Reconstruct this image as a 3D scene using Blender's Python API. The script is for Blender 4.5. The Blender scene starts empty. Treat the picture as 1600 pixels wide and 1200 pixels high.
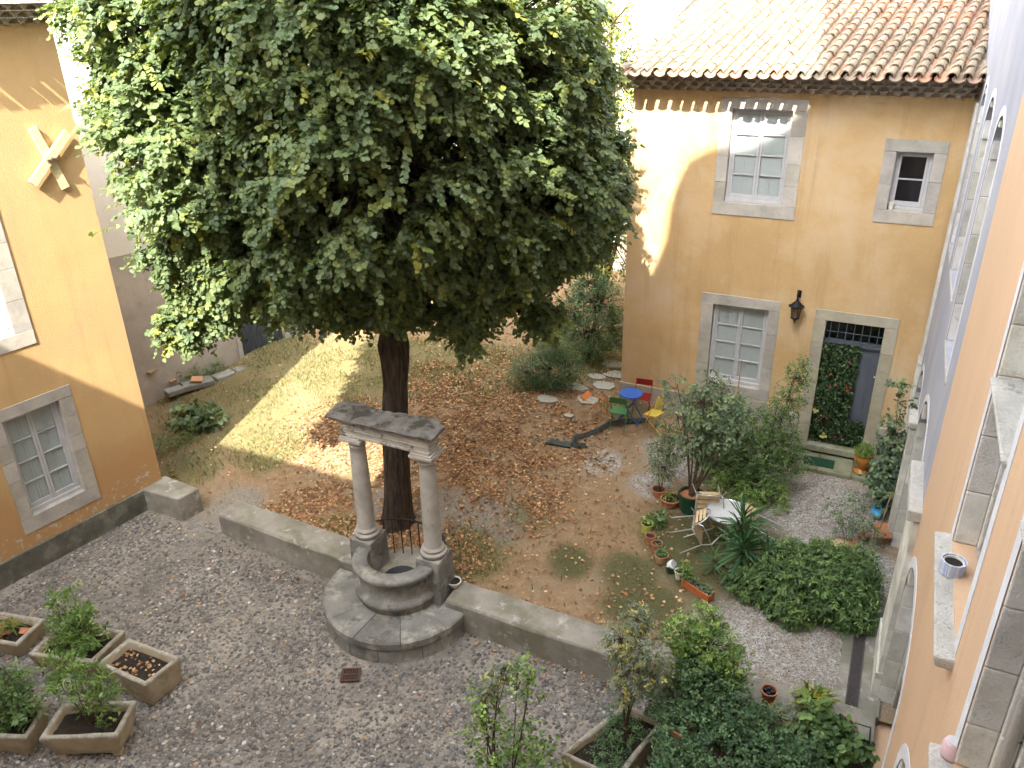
import bpy, math, random
import numpy as np
from mathutils import Vector, Matrix
from mathutils.geometry import tessellate_polygon

R = math.radians
C = bpy.context.scene.collection
sc = bpy.context.scene

# ------------------------------------------------------------------ camera, sky, sun, exposure
FPX, PITCH, ROLL, YAW, H = 1261.19, 0.450230, -0.020668, 0.452084, 10.1
def cam_axes():
    cy, sy, cp, sp, cr, sr = math.cos(YAW), math.sin(YAW), math.cos(PITCH), math.sin(PITCH), math.cos(ROLL), math.sin(ROLL)
    f0 = np.array([-sy, cy, 0.]); r0 = np.array([cy, sy, 0.]); up = np.array([0, 0, 1.])
    fw = f0*cp-up*sp; uc = up*cp+f0*sp
    return r0*cr+uc*sr, -r0*sr+uc*cr, fw
RT, UP, FW = cam_axes()
cam_d = bpy.data.cameras.new('camera'); cam = bpy.data.objects.new('camera', cam_d); C.objects.link(cam)
cam.matrix_world = Matrix(((RT[0], UP[0], -FW[0], 0), (RT[1], UP[1], -FW[1], 0), (RT[2], UP[2], -FW[2], H), (0, 0, 0, 1)))
cam_d.sensor_width = 36; cam_d.lens = 36*FPX/1600; cam_d.clip_start = .05; cam_d.clip_end = 500
sc.camera = cam

SUN = Vector((-.14, 1.0, -1.0))
sun_d = bpy.data.lights.new('sun', 'SUN'); sun_d.energy = 2.05; sun_d.angle = R(.5); sun_d.color = (1, .93, .8)
sun = bpy.data.objects.new('sun', sun_d); C.objects.link(sun)
sun.rotation_euler = SUN.to_track_quat('-Z', 'Y').to_euler(); sun.location = (2, -20, 40)
w = bpy.data.worlds.new('World'); sc.world = w; w.use_nodes = True
wn = w.node_tree.nodes; wl = w.node_tree.links; bg = wn['Background']
sky = wn.new('ShaderNodeTexSky'); sky.sky_type = 'NISHITA'; sky.sun_disc = False
sky.sun_elevation = R(44.7); sky.sun_rotation = R(172); sky.air_density = 1.0; sky.dust_density = 2.5; sky.ozone_density = 1.0
hs = wn.new('ShaderNodeHueSaturation'); hs.inputs['Saturation'].default_value = .2
wl.new(sky.outputs[0], hs.inputs['Color']); wl.new(hs.outputs[0], bg.inputs[0]); bg.inputs[1].default_value = .15
vs = sc.view_settings; vs.view_transform = 'Standard'; vs.look = 'None'; vs.exposure = 3.42; vs.gamma = 1
cy = sc.cycles; cy.max_bounces = 6; cy.diffuse_bounces = 4; cy.glossy_bounces = 2; cy.transmission_bounces = 3; cy.transparent_max_bounces = 6
cy.use_adaptive_sampling = True; cy.adaptive_threshold = .02; cy.use_denoising = True

# ------------------------------------------------------------------ measuring helpers
O = np.array([0, 0, H])
def ray(x, y): return RT*((x-800)/FPX)-UP*((y-600)/FPX)+FW
def at(x, y, z):                      # the point of the level z seen at (x, y) of the photograph
    d = ray(x, y); return O+d*((z-H)/d[2])
YF = 17.5
def fa(x, y, Y=YF):                   # the point of the house front (plane y = Y)
    d = ray(x, y); p = d*(Y/d[1]); return p[0], p[2]+H
def sst(a, b, x):
    t = np.clip((x-a)/(b-a), 0, 1); return t*t*(3-2*t)
def cz(x, y): return -.08+.33*sst(-8.8, -13.5, x)
def gz(x, y):
    g = .42+.55*sst(9.8, 17., y)*sst(-1.5, -5.5, x)+.2*sst(-9., -15., x)*sst(12., 18., y)-.1*sst(13, 16.5, y)*sst(-4, -1, x)
    k = sst(9.9, 11.8, y)+(1-sst(9.9, 11.8, y))*sst(-11.5, -11.1, x)
    return cz(x, y)*(1-k)+g*k
rnd = random.Random(7); rng = np.random.default_rng(7)

# ------------------------------------------------------------------ materials
def nodes_of(name):
    m = bpy.data.materials.new(name); m.use_nodes = True
    nt = m.node_tree; return m, nt, nt.nodes['Principled BSDF']
def noise(nt, scale, detail=5, rough=.6, vec=None, dist=0):
    n = nt.nodes.new('ShaderNodeTexNoise'); n.inputs['Scale'].default_value = scale
    n.inputs['Detail'].default_value = detail; n.inputs['Roughness'].default_value = rough; n.inputs['Distortion'].default_value = dist
    if vec is not None: nt.links.new(vec, n.inputs['Vector'])
    return n.outputs['Fac']
def ramp(nt, fac, a, b):
    r = nt.nodes.new('ShaderNodeMapRange'); r.inputs[1].default_value = a; r.inputs[2].default_value = b
    nt.links.new(fac, r.inputs[0]); return r.outputs[0]
def mix(nt, fac, a, b, mode='MIX'):
    n = nt.nodes.new('ShaderNodeMix'); n.data_type = 'RGBA'; n.blend_type = mode
    for i, v in ((0, fac), (6, a), (7, b)):
        if isinstance(v, (float, int)): n.inputs[i].default_value = v
        elif isinstance(v, tuple): n.inputs[i].default_value = (*v, 1)
        else: nt.links.new(v, n.inputs[i])
    return n.outputs[2]
def pos(nt, sx=1, sy=1, sz=1):
    g = nt.nodes.new('ShaderNodeNewGeometry'); v = nt.nodes.new('ShaderNodeMapping'); v.inputs['Scale'].default_value = (sx, sy, sz)
    nt.links.new(g.outputs['Position'], v.inputs['Vector']); return v.outputs[0]
def bump(nt, p, h, strength, dist):
    b = nt.nodes.new('ShaderNodeBump'); b.inputs['Strength'].default_value = strength; b.inputs['Distance'].default_value = dist
    nt.links.new(h, b.inputs['Height']); nt.links.new(b.outputs[0], p.inputs['Normal'])
def attr(nt, name, out='Color'):
    a = nt.nodes.new('ShaderNodeAttribute'); a.attribute_name = name; return a.outputs[out]
def mat(name, col, rough=.85, *a_, **k_):
    return mat_(name, col, rough, *a_, **k_)
def mat_(name, col, rough=.85, var=.15, scale=2., stain=None, sthr=(.55, .7), sscale=1.2, fine=30., bst=.4, bd=.01, tint=False, metal=0., spec=.3, stain2=None, s2thr=(.6, .66), s2scale=6., stretch=(1, 1, 1), damp=None, streak=0.):
    m, nt, p = nodes_of(name); v = pos(nt, *stretch)
    lo = tuple(max(0, c*(1-var)) for c in col); hi = tuple(c*(1+var) for c in col)
    c = mix(nt, ramp(nt, noise(nt, scale, 6, .6, v), .3, .7), lo, hi)
    fn = noise(nt, fine, 4, .7, v)
    c = mix(nt, ramp(nt, fn, .25, .75), mix(nt, 1., c, (.86, .86, .86), 'MULTIPLY'), c)
    if stain: c = mix(nt, ramp(nt, noise(nt, sscale, 7, .65, v, .3), *sthr), c, stain)
    if stain2: c = mix(nt, ramp(nt, noise(nt, s2scale, 7, .7, v, .2), *s2thr), c, stain2)
    if streak:
        sv = pos(nt, 3.5, 3.5, .22); c = mix(nt, ramp(nt, noise(nt, 1., 5, .7, sv), .52, .78), c, mix(nt, 1., c, (1-streak, 1-streak, 1-streak*.9), 'MULTIPLY'))
        c = mix(nt, ramp(nt, noise(nt, 26, 3, .8, pos(nt)), .70, .74), c, mix(nt, 1., c, (1.25, 1.25, 1.3), 'MULTIPLY'))
    if damp:
        sx_ = nt.nodes.new('ShaderNodeSeparateXYZ'); nt.links.new(pos(nt), sx_.inputs[0]); nn_ = noise(nt, 2.2, 6, .65, v)
        def lvl(off, amp, w_):
            ma = nt.nodes.new('ShaderNodeMath'); ma.operation = 'MULTIPLY_ADD'; ma.inputs[1].default_value = amp; nt.links.new(nn_, ma.inputs[0]); nt.links.new(sx_.outputs[2], ma.inputs[2]); return ramp(nt, ma.outputs[0], off+w_, off)
        c = mix(nt, lvl(damp[0]+.15, -.9, .5), c, (.46, .27, .12))
        pm = nt.nodes.new('ShaderNodeMath'); pm.operation = 'MULTIPLY'; nt.links.new(lvl(damp[0]-.32, -.9, .06), pm.inputs[0]); nt.links.new(ramp(nt, noise(nt, 9, 6, .75, v), .56, .60), pm.inputs[1])
        c = mix(nt, pm.outputs[0], c, (.52, .48, .41))
    if tint: c = mix(nt, 1., c, attr(nt, 'tint'), 'MULTIPLY')
    nt.links.new(c, p.inputs['Base Color']); p.inputs['Roughness'].default_value = rough
    p.inputs['Metallic'].default_value = metal; p.inputs['Specular IOR Level'].default_value = spec
    if bst: bump(nt, p, fn, bst, bd)
    return m
def leafmat(name, trans=.3, rough=.5):
    m, nt, p = nodes_of(name); c = attr(nt, 'tint'); nt.links.new(c, p.inputs['Base Color']); p.inputs['Roughness'].default_value = rough
    p.inputs['Specular IOR Level'].default_value = .35
    t = nt.nodes.new('ShaderNodeBsdfTranslucent'); g = nt.nodes.new('ShaderNodeMixShader'); g.inputs[0].default_value = trans
    nt.links.new(mix(nt, 1., c, (1.5, 1.45, .55), 'MULTIPLY'), t.inputs[0]); nt.links.new(p.outputs[0], g.inputs[1]); nt.links.new(t.outputs[0], g.inputs[2])
    nt.links.new(g.outputs[0], nt.nodes['Material Output'].inputs[0]); return m
def glassmat(name, col=(.9, .95, 1), refl=.12):
    m, nt, p = nodes_of(name); nt.nodes.remove(p)
    tr = nt.nodes.new('ShaderNodeBsdfTransparent'); tr.inputs[0].default_value = (*col, 1)
    gl = nt.nodes.new('ShaderNodeBsdfGlossy'); gl.inputs['Roughness'].default_value = .03
    g = nt.nodes.new('ShaderNodeMixShader'); lw = nt.nodes.new('ShaderNodeLayerWeight'); pw = nt.nodes.new('ShaderNodeMath'); pw.operation = 'POWER'; pw.inputs[1].default_value = 4
    fr = nt.nodes.new('ShaderNodeMath'); fr.operation = 'MULTIPLY_ADD'; fr.inputs[1].default_value = .7; fr.inputs[2].default_value = .06
    nt.links.new(lw.outputs['Facing'], pw.inputs[0]); nt.links.new(pw.outputs[0], fr.inputs[0]); nt.links.new(fr.outputs[0], g.inputs[0]); nt.links.new(tr.outputs[0], g.inputs[1]); nt.links.new(gl.outputs[0], g.inputs[2])
    nt.links.new(g.outputs[0], nt.nodes['Material Output'].inputs[0]); return m

MT = {}
MT['ochre'] = mat('ochre_render', (.57, .385, .185), .9, .10, .7, stain=(.58, .44, .28), sthr=(.46, .68), sscale=.7, stain2=(.64, .42, .20), s2thr=(.62, .75), s2scale=1.6, fine=45, bst=.5, bd=.012, streak=.24)
MT['ochre_base'] = mat('damp_ochre_render', (.57, .375, .175), .9, .10, .7, stain=(.50, .33, .17), sthr=(.45, .68), sscale=.8, fine=45, bst=.5, bd=.012, damp=(1.0,), streak=.2)
MT['pink'] = mat('pink_ochre_render', (.64, .43, .27), .9, .07, .8, stain=(.60, .42, .28), sthr=(.5, .8), sscale=.9, fine=60, bst=.6, bd=.008, stretch=(1, 1, .35), streak=.14)
MT['lilac'] = mat('lilac_lime_wash', (.37, .38, .44), .9, .08, 1.5, stain=(.42, .40, .40), sthr=(.5, .7), sscale=1.5, fine=50, bst=.6, bd=.008, stretch=(1, 1, .5), streak=.15)
MT['band'] = mat('white_lime_band', (.66, .66, .68), .9, .1, 3, stain=(.52, .5, .47), sthr=(.6, .75), sscale=4)
MT['stone'] = mat('grey_dressed_stone', (.43, .405, .37), .85, .2, 2.5, stain=(.47, .44, .36), sthr=(.55, .75), sscale=2.2, stain2=(.3, .29, .27), s2thr=(.6, .75), s2scale=5, tint=True)
MT['stone2'] = mat('yellowish_dressed_stone', (.42, .385, .29), .85, .15, 3, stain=(.34, .33, .30), sthr=(.5, .7), sscale=2.5, tint=True)
MT['jamb'] = mat('weathered_jamb_stone', (.66, .64, .59), .9, .2, 3, stain=(.66, .65, .63), sthr=(.5, .65), sscale=3, stain2=(.38, .37, .32), s2thr=(.58, .75), s2scale=7, fine=50, bst=.8, bd=.02, tint=True)
MT['sill'] = mat('whitish_sill_stone', (.58, .56, .51), .9, .18, 6, stain=(.36, .34, .30), sthr=(.56, .64), sscale=12, stain2=(.45, .42, .37), s2thr=(.5, .65), s2scale=3, fine=40, bst=1., bd=.03)
MT['wellstone'] = mat('dark_grey_well_stone', (.215, .21, .195), .85, .25, 3, stain=(.36, .34, .29), sthr=(.5, .66), sscale=3.2, stain2=(.11, .11, .10), s2thr=(.55, .66), s2scale=4, fine=45, bst=.9, bd=.02, tint=True)
MT['column'] = mat('speckled_column_stone', (.37, .345, .305), .8, .16, 5, stain=(.22, .21, .2), sthr=(.62, .68), sscale=8, stain2=(.2, .18, .17), s2thr=(.66, .7), s2scale=40, fine=90, bst=.3)
MT['cornice'] = mat('lichened_lintel_stone', (.40, .37, .32), .9, .2, 4, stain=(.13, .12, .10), sthr=(.52, .6), sscale=3.5, fine=60)
MT['lichen'] = mat('black_lichen_stone', (.17, .16, .145), .95, .3, 5, stain=(.055, .05, .04), sthr=(.5, .6), sscale=3, stain2=(.2, .2, .19), s2thr=(.6, .75), s2scale=9, bst=.8, bd=.02)
MT['cement'] = mat('old_cement', (.29, .27, .23), .92, .28, 1.7, stain=(.19, .18, .13), sthr=(.46, .62), sscale=1.5, stain2=(.46, .44, .40), s2thr=(.57, .68), s2scale=3.5, fine=60, bst=.9, bd=.015, streak=.2)
MT['mossy'] = mat('mossy_stone', (.22, .22, .15), .95, .25, 3, stain=(.12, .14, .06), sthr=(.5, .65), sscale=2, stain2=(.33, .32, .27), s2thr=(.6, .7), s2scale=4, tint=True)
MT['plinth2'] = mat('pale_cement_plinth', (.44, .40, .33), .92, .15, 2, stain=(.33, .3, .24), sthr=(.5, .65), sscale=2, bst=.5, streak=.2)
MT['plinth'] = mat('damp_cement_plinth', (.13, .125, .10), .95, .3, 3, stain=(.22, .21, .18), sthr=(.5, .65), sscale=3)
MT['trough'] = mat('moulded_stone_trough', (.50, .41, .28), .95, .2, 4, stain=(.30, .27, .18), sthr=(.55, .68), sscale=3, stain2=(.46, .4, .3), s2thr=(.58, .7), s2scale=12, fine=50, bst=.9, bd=.02)
MT['troughrim'] = mat('grey_trough_rim', (.33, .30, .24), .95, .3, 8, stain=(.42, .4, .34), sthr=(.52, .62), sscale=10, bst=.8)
MT['soil'] = mat('dark_soil', (.035, .027, .02), .95, .4, 8, stain=(.09, .06, .04), sthr=(.6, .66), sscale=14, fine=60, bst=1, bd=.03)
MT['tile'] = mat('roof_tile_clay', (.46, .35, .27), .88, .16, 3, stain=(.30, .27, .22), sthr=(.52, .72), sscale=2.5, stain2=(.55, .5, .4), s2thr=(.6, .72), s2scale=9, fine=50, bst=.5, tint=True)
MT['mortar'] = mat('eave_mortar', (.40, .34, .27), .95, .2, 4, stain=(.28, .24, .19), sthr=(.5, .7), sscale=3)
MT['shutter'] = mat('sage_grey_shutter_paint', (.50, .51, .46), .6, .05, 2, bst=.05)
MT['sash'] = mat('pale_grey_sash_paint', (.50, .50, .51), .55, .08, 5, stain=(.36, .34, .32), sthr=(.64, .7), sscale=6, bst=.15)
MT['sash_white'] = mat('white_sash_paint', (.74, .75, .77), .5, .05, 4, bst=.1)
MT['doorpaint'] = mat('slate_blue_door_paint', (.105, .12, .145), .5, .12, 2, stain=(.13, .14, .16), sthr=(.5, .7), sscale=3, bst=.12, stretch=(1, 1, .3))
MT['barn'] = mat('dark_slate_plank_paint', (.055, .065, .08), .65, .12, 3, bst=.2, stretch=(1, 1, .2))
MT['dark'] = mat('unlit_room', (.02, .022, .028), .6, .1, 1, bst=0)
MT['glass'] = glassmat('window_glass')
MT['iron'] = mat('black_iron', (.02, .02, .022), .55, .2, 20, metal=.6, bst=.2)
MT['rust'] = mat('rusty_iron', (.14, .07, .045), .85, .3, 20, stain=(.05, .04, .035), sthr=(.5, .6), sscale=20, metal=.2)
MT['greyiron'] = mat('grey_iron_grating', (.12, .105, .10), .7, .2, 30, metal=.4)
MT['bark'] = mat('linden_bark', (.09, .066, .048), .95, .5, 16, stain=(.035, .027, .02), sthr=(.5, .62), sscale=13, stretch=(1, 1, .14), fine=34, bst=1., bd=.09)
MT['stem'] = mat('brown_stem', (.10, .07, .045), .85, .25, 10)
MT['cane'] = mat('bamboo_cane', (.36, .25, .12), .7, .15, 6, bst=.1)
MT['leaf'] = leafmat('linden_leaf', .36, .55)
MT['shrubleaf'] = leafmat('shrub_leaf', .22, .45)
MT['dryleaf'] = leafmat('dry_leaf', .15, .8)
MT['grassm'] = leafmat('grass_blade', .3, .7)
MT['terracotta'] = mat('terracotta', (.42, .165, .085), .85, .15, 8, stain=(.5, .3, .2), sthr=(.55, .7), sscale=8)
MT['terratrough'] = mat('orange_plastic_terracotta', (.50, .15, .055), .6, .06, 5, bst=.1)
MT['orangeclay'] = mat('pale_terracotta', (.50, .27, .15), .85, .15, 6)
MT['greenglaze'] = mat('dark_green_glaze', (.012, .06, .03), .3, .2, 5, stain=(.5, .47, .36), sthr=(.66, .68), sscale=7, spec=.5, bst=.1)
MT['limeglaze'] = mat('lime_green_glaze', (.42, .47, .10), .4, .1, 5, bst=.1)
MT['brownglaze'] = mat('honey_glaze', (.45, .19, .035), .25, .2, 6, stain=(.16, .06, .02), sthr=(.55, .7), sscale=4, spec=.5, bst=.1)
MT['white'] = mat('white_ceramic', (.72, .70, .64), .5, .06, 5, bst=.05)
MT['blackp'] = mat('black_plastic', (.018, .02, .028), .45, .1, 5, bst=.05)
MT['alu'] = mat('brushed_aluminium', (.62, .63, .66), .35, .05, 5, metal=.85, bst=.05)
MT['tabletop'] = mat('pressed_steel_tabletop', (.62, .63, .64), .5, .08, 20, metal=.2, bst=.1)
MT['slat'] = mat('pale_wood_slat', (.56, .42, .24), .6, .15, 8, bst=.15)
MT['blue'] = mat('cobalt_blue_paint', (.035, .11, .42), .4, .06, 4, bst=.05)
MT['green'] = mat('green_paint', (.05, .17, .06), .45, .06, 4, bst=.05)
MT['orange'] = mat('orange_paint', (.62, .22, .07), .45, .06, 4, bst=.05)
MT['red'] = mat('dark_red_paint', (.28, .02, .02), .45, .06, 4, bst=.05)
MT['yellow'] = mat('yellow_paint', (.66, .50, .08), .45, .06, 4, bst=.05)
MT['skyblue'] = mat('sky_blue_board', (.06, .42, .85), .5, .05, 4, bst=.05)
MT['mat'] = mat('green_doormat_fibre', (.015, .06, .032), .98, .2, 40, fine=200, bst=.6)
MT['cloth'] = mat('black_ground_cloth', (.045, .055, .055), .75, .2, 6)
MT['farwall'] = mat('shade_grey_plaster', (.42, .375, .33), .92, .13, .8, stain=(.52, .47, .41), sthr=(.5, .7), sscale=.9, stain2=(.33, .3, .27), s2thr=(.55, .75), s2scale=2.5)  # grey carries the shade tone of the outbuilding and the building behind
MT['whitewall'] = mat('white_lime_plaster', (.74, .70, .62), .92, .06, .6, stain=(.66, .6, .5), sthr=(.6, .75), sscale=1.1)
MT['flag'] = mat('flagstone', (.38, .37, .32), .9, .15, 5, stain=(.27, .27, .22), sthr=(.5, .65), sscale=5, bst=.4)
MT['wood'] = mat('weathered_board', (.33, .23, .12), .85, .2, 6, stretch=(1, 4, 1))
MT['pinkjar'] = mat('pink_jar', (.72, .5, .52), .3, .03, 4, bst=0)
MT['lamppane'] = mat('smoked_amber_glass', (.16, .10, .05), .25, .1, 8, spec=.5, bst=.05)

# ------------------------------------------------------------------ mesh helpers
def rotz(a):
    c, s = math.cos(a), math.sin(a); return np.array([[c, -s, 0], [s, c, 0], [0, 0, 1.]])
def rotxyz(x, y, z): return np.array(Matrix.Rotation(z, 3, 'Z') @ Matrix.Rotation(y, 3, 'Y') @ Matrix.Rotation(x, 3, 'X'))
class MB:
    def __init__(s): s.v = []; s.f = []; s.t = []; s.mi = []; s.cur = 0
    def add(s, vs, fs, tint=(1, 1, 1)):
        b = len(s.v); s.v += [tuple(map(float, p)) for p in vs]; s.f += [tuple(b+i for i in f) for f in fs]
        s.t += [tint]*len(vs); s.mi += [s.cur]*len(fs); return s
    def box(s, c, d, rot=None, tint=(1, 1, 1)):
        hx, hy, hz = d[0]/2, d[1]/2, d[2]/2
        P = np.array([(x, y, z) for x in (-hx, hx) for y in (-hy, hy) for z in (-hz, hz)], float)
        if rot is not None: P = P @ np.array(rot).T
        return s.add(P+np.array(c), [(0, 1, 3, 2), (4, 6, 7, 5), (0, 4, 5, 1), (2, 3, 7, 6), (0, 2, 6, 4), (1, 5, 7, 3)], tint)
    def bb(s, a, b, tint=(1, 1, 1)):
        a = np.array(a, float); b = np.array(b, float); return s.box((a+b)/2, np.abs(b-a), None, tint)
    def prism(s, bot, top, tint=(1, 1, 1)):     # two matching loops of 3-D points, convex caps
        n = len(bot); f = [tuple(range(n-1, -1, -1)), tuple(range(n, 2*n))]+[(i, (i+1) % n, n+(i+1) % n, n+i) for i in range(n)]
        return s.add(list(bot)+list(top), f, tint)
    def tube(s, pts, rad, n=8, cap=True, tint=(1, 1, 1)):
        pts = [np.array(p, float) for p in pts]
        if not hasattr(rad, '__len__'): rad = [rad]*len(pts)
        vs = []; u = None
        for i, p in enumerate(pts):
            d = pts[min(i+1, len(pts)-1)]-pts[max(i-1, 0)]; d = d/(np.linalg.norm(d)+1e-9)
            if u is None: u = np.cross(d, [0, 0, 1.]) if abs(d[2]) < .9 else np.cross(d, [1., 0, 0])
            u = u-d*(u@d); u = u/np.linalg.norm(u); v = np.cross(d, u)
            for k in range(n):
                a = 2*math.pi*k/n; vs.append(p+(u*math.cos(a)+v*math.sin(a))*rad[i])
        fs = [(i*n+k, i*n+(k+1) % n, (i+1)*n+(k+1) % n, (i+1)*n+k) for i in range(len(pts)-1) for k in range(n)]
        if cap: fs += [tuple(range(n-1, -1, -1)), tuple((len(pts)-1)*n+k for k in range(n))]
        return s.add(vs, fs, tint)
    def lathe(s, prof, c, n=24, a0=0, a1=2*math.pi, tint=(1, 1, 1), rot=None):
        full = abs(a1-a0-2*math.pi) < 1e-6; m = n if full else n+1; vs = []
        for r, z in prof:
            for k in range(m):
                a = a0+(a1-a0)*k/n; vs.append((r*math.cos(a), r*math.sin(a), z))
        P = np.array(vs, float)
        if rot is not None: P = P @ np.array(rot).T
        fs = [(i*m+k, i*m+(k+1) % m, (i+1)*m+(k+1) % m, (i+1)*m+k) for i in range(len(prof)-1) for k in range(n)]
        return s.add(P+np.array(c), fs, tint)
    def blob(s, c, r, seed=0, jit=.2, tint=(1, 1, 1), rot=None):
        q = random.Random(seed); g = (1+5**.5)/2
        V = np.array([(-1, g, 0), (1, g, 0), (-1, -g, 0), (1, -g, 0), (0, -1, g), (0, 1, g), (0, -1, -g), (0, 1, -g), (g, 0, -1), (g, 0, 1), (-g, 0, -1), (-g, 0, 1)], float)/1.9
        F = [(0, 11, 5), (0, 5, 1), (0, 1, 7), (0, 7, 10), (0, 10, 11), (1, 5, 9), (5, 11, 4), (11, 10, 2), (10, 7, 6), (7, 1, 8), (3, 9, 4), (3, 4, 2), (3, 2, 6), (3, 6, 8), (3, 8, 9), (4, 9, 5), (2, 4, 11), (6, 2, 10), (8, 6, 7), (9, 8, 1)]
        V = V*np.array([[1+q.uniform(-jit, jit)] for _ in V])*np.array(r)
        if rot is not None: V = V @ np.array(rot).T
        return s.add(V+np.array(c), F, tint)
    def build(s, name, m, parent=None, smooth=False, origin=None, bevel=0, subd=0, jitter=0):
        o_ = np.array(origin if origin is not None else (parent['_o'] if parent is not None else (0, 0, 0)), float)
        V = np.array(s.v, float)-o_
        me = bpy.data.meshes.new(name); me.from_pydata(V.tolist(), [], s.f)
        for mm in (m if isinstance(m, (list, tuple)) else [m]): me.materials.append(mm)
        if max(s.mi) > 0: me.polygons.foreach_set('material_index', s.mi)
        a = me.attributes.new('tint', 'FLOAT_COLOR', 'POINT'); a.data.foreach_set('color', np.array([(*t, 1) for t in s.t], np.float32).ravel())
        if smooth: me.polygons.foreach_set('use_smooth', [True]*len(me.polygons))
        me.update(); ob = bpy.data.objects.new(name, me); C.objects.link(ob)
        if parent is not None:
            ob.parent = parent
        else: ob.location = o_
        ob['_o'] = list(o_)
        if bevel:
            b = ob.modifiers.new('bevel', 'BEVEL'); b.width = bevel; b.segments = 2; b.limit_method = 'ANGLE'; b.angle_limit = R(40)
        return ob
def tag(o, label=None, cat=None, group=None, kind=None):
    if label: o['label'] = label
    if cat: o['category'] = cat
    if group: o['group'] = group
    if kind: o['kind'] = kind
    return o
def thing(name, label, cat, loc=(0, 0, 0), group=None):
    o = bpy.data.objects.new(name, None); C.objects.link(o); o.location = [float(v) for v in loc]; o['_o'] = [float(v) for v in loc]
    o.empty_display_size = .1; return tag(o, label, cat, group)

# ---- leaves: arrays of position, direction, normal, length -> one mesh
SH_ROUND = (np.array([(0, 0, 0), (.22, .46, .08), (.68, .42, .06), (1.02, 0, -.06), (.68, -.42, .06), (.22, -.46, .08)]), [(0, 1, 2, 3), (0, 3, 4, 5)])
SH_OVAL = (np.array([(0, 0, 0), (.35, .26, .05), (.75, .20, .02), (1, 0, -.08), (.75, -.20, .02), (.35, -.26, .05)]), [(0, 1, 2, 3), (0, 3, 4, 5)])
SH_LANCE = (np.array([(0, 0, 0), (.45, .10, .02), (1, 0, -.10), (.45, -.10, .02)]), [(0, 1, 2, 3)])
SH_BLADE = (np.array([(0, .03, 0), (0, -.03, 0), (.55, -.028, .02), (.55, .028, .02), (1, 0, -.12)]), [(0, 1, 2, 3), (3, 2, 4)])
SH_STRAP = (np.array([(0, .035, .01), (0, -.035, .01), (.35, -.055, .01), (.35, 0, -.015), (.35, .055, .01), (.75, -.04, -.06), (.75, .04, -.06), (1, 0, -.16)]), [(0, 1, 2, 3), (0, 3, 4), (3, 2, 5), (4, 3, 6), (3, 5, 7), (3, 7, 6)])
def norm(a): return a/(np.linalg.norm(a, axis=-1, keepdims=True)+1e-9)
def leaf_mesh(name, m, P, D, N, L, T, shape=SH_ROUND, parent=None, origin=None, W=1.0):
    P = np.asarray(P, float); D = norm(np.asarray(D, float)); N = np.asarray(N, float)
    S = norm(np.cross(N, D)); N = np.cross(D, S); L = np.asarray(L, float).reshape(-1, 1, 1)
    tv, tf = shape; k = len(tv); n = len(P)
    V = P[:, None, :]+L*(tv[None, :, 0:1]*D[:, None, :]+W*tv[None, :, 1:2]*S[:, None, :]+tv[None, :, 2:3]*N[:, None, :])
    o_ = np.array(origin if origin is not None else (parent['_o'] if parent is not None else (0, 0, 0)), float)
    V = (V-o_).reshape(-1, 3)
    me = bpy.data.meshes.new(name); me.vertices.add(len(V)); me.vertices.foreach_set('co', V.astype(np.float32).ravel())
    lens = np.array([len(f) for f in tf]); flat = np.concatenate([np.array(f) for f in tf])
    idx = (np.arange(n)[:, None]*k+flat[None, :]).ravel(); tot = np.tile(lens, n); start = np.concatenate([[0], np.cumsum(tot)[:-1]])
    me.loops.add(len(idx)); me.loops.foreach_set('vertex_index', idx.astype(np.int32))
    me.polygons.add(len(tot)); me.polygons.foreach_set('loop_start', start.astype(np.int32)); me.polygons.foreach_set('loop_total', tot.astype(np.int32))
    me.materials.append(m); a = me.attributes.new('tint', 'FLOAT_COLOR', 'POINT')
    T = np.asarray(T, np.float32); a.data.foreach_set('color', np.repeat(np.concatenate([T, np.ones((n, 1), np.float32)], 1), k, 0).ravel())
    me.update(calc_edges=True); ob = bpy.data.objects.new(name, me); C.objects.link(ob)
    if parent is not None: ob.parent = parent
    else: ob.location = o_
    ob['_o'] = list(o_)
    return ob
def tints(n, cols, var=.2, w=None):
    cols = np.array(cols, float); i = rng.choice(len(cols), n, p=None if w is None else np.array(w)/sum(w))
    return np.clip(cols[i]*(1+rng.uniform(-var, var, (n, 1))), 0, 1)
def rand_dirs(n):
    v = rng.normal(size=(n, 3)); return norm(v)

# ================================================================== GROUND
def vnoise(x, y, s, seed):
    q = np.random.default_rng(seed).random((64, 64)); X = x/s; Y = y/s
    xi = np.floor(X).astype(int); yi = np.floor(Y).astype(int); fx = X-xi; fy = Y-yi; fx = fx*fx*(3-2*fx); fy = fy*fy*(3-2*fy)
    g = lambda a, b: q[a % 64, b % 64]
    return (g(xi, yi)*(1-fx)+g(xi+1, yi)*fx)*(1-fy)+(g(xi, yi+1)*(1-fx)+g(xi+1, yi+1)*fx)*fy
def fbm(x, y, s, seed, o=4): return sum(vnoise(x, y, s/2**i, seed+i)/2**i for i in range(o))/sum(1/2**i for i in range(o))
def zone(x, y, blobs, seed):
    w_ = np.zeros_like(x); n = fbm(x, y, 1.2, seed)-.5
    for cx, cy_, r in blobs: w_ = np.maximum(w_, 1-sst(.55, 1.15, np.hypot(x-cx, y-cy_)/r+n*.9))
    return w_
GRAVEL = [(-.2, 11, 1.5), (-.9, 10.9, 1.2), (.4, 12, 1.3), (-.5, 14.9, 1.9), (.2, 13.4, 1.3), (-3.4, 15.6, 1.0), (-4.9, 14.5, .55), (-2.2, 16, 1.3), (-3.7, 14.3, .6)]
MOSS = [(-2.0, 13.0, 1.7), (-1.1, 13.3, .9), (-2.9, 10.9, .8), (-3.3, 11.6, .7), (-4.4, 11.4, .5)]
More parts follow.
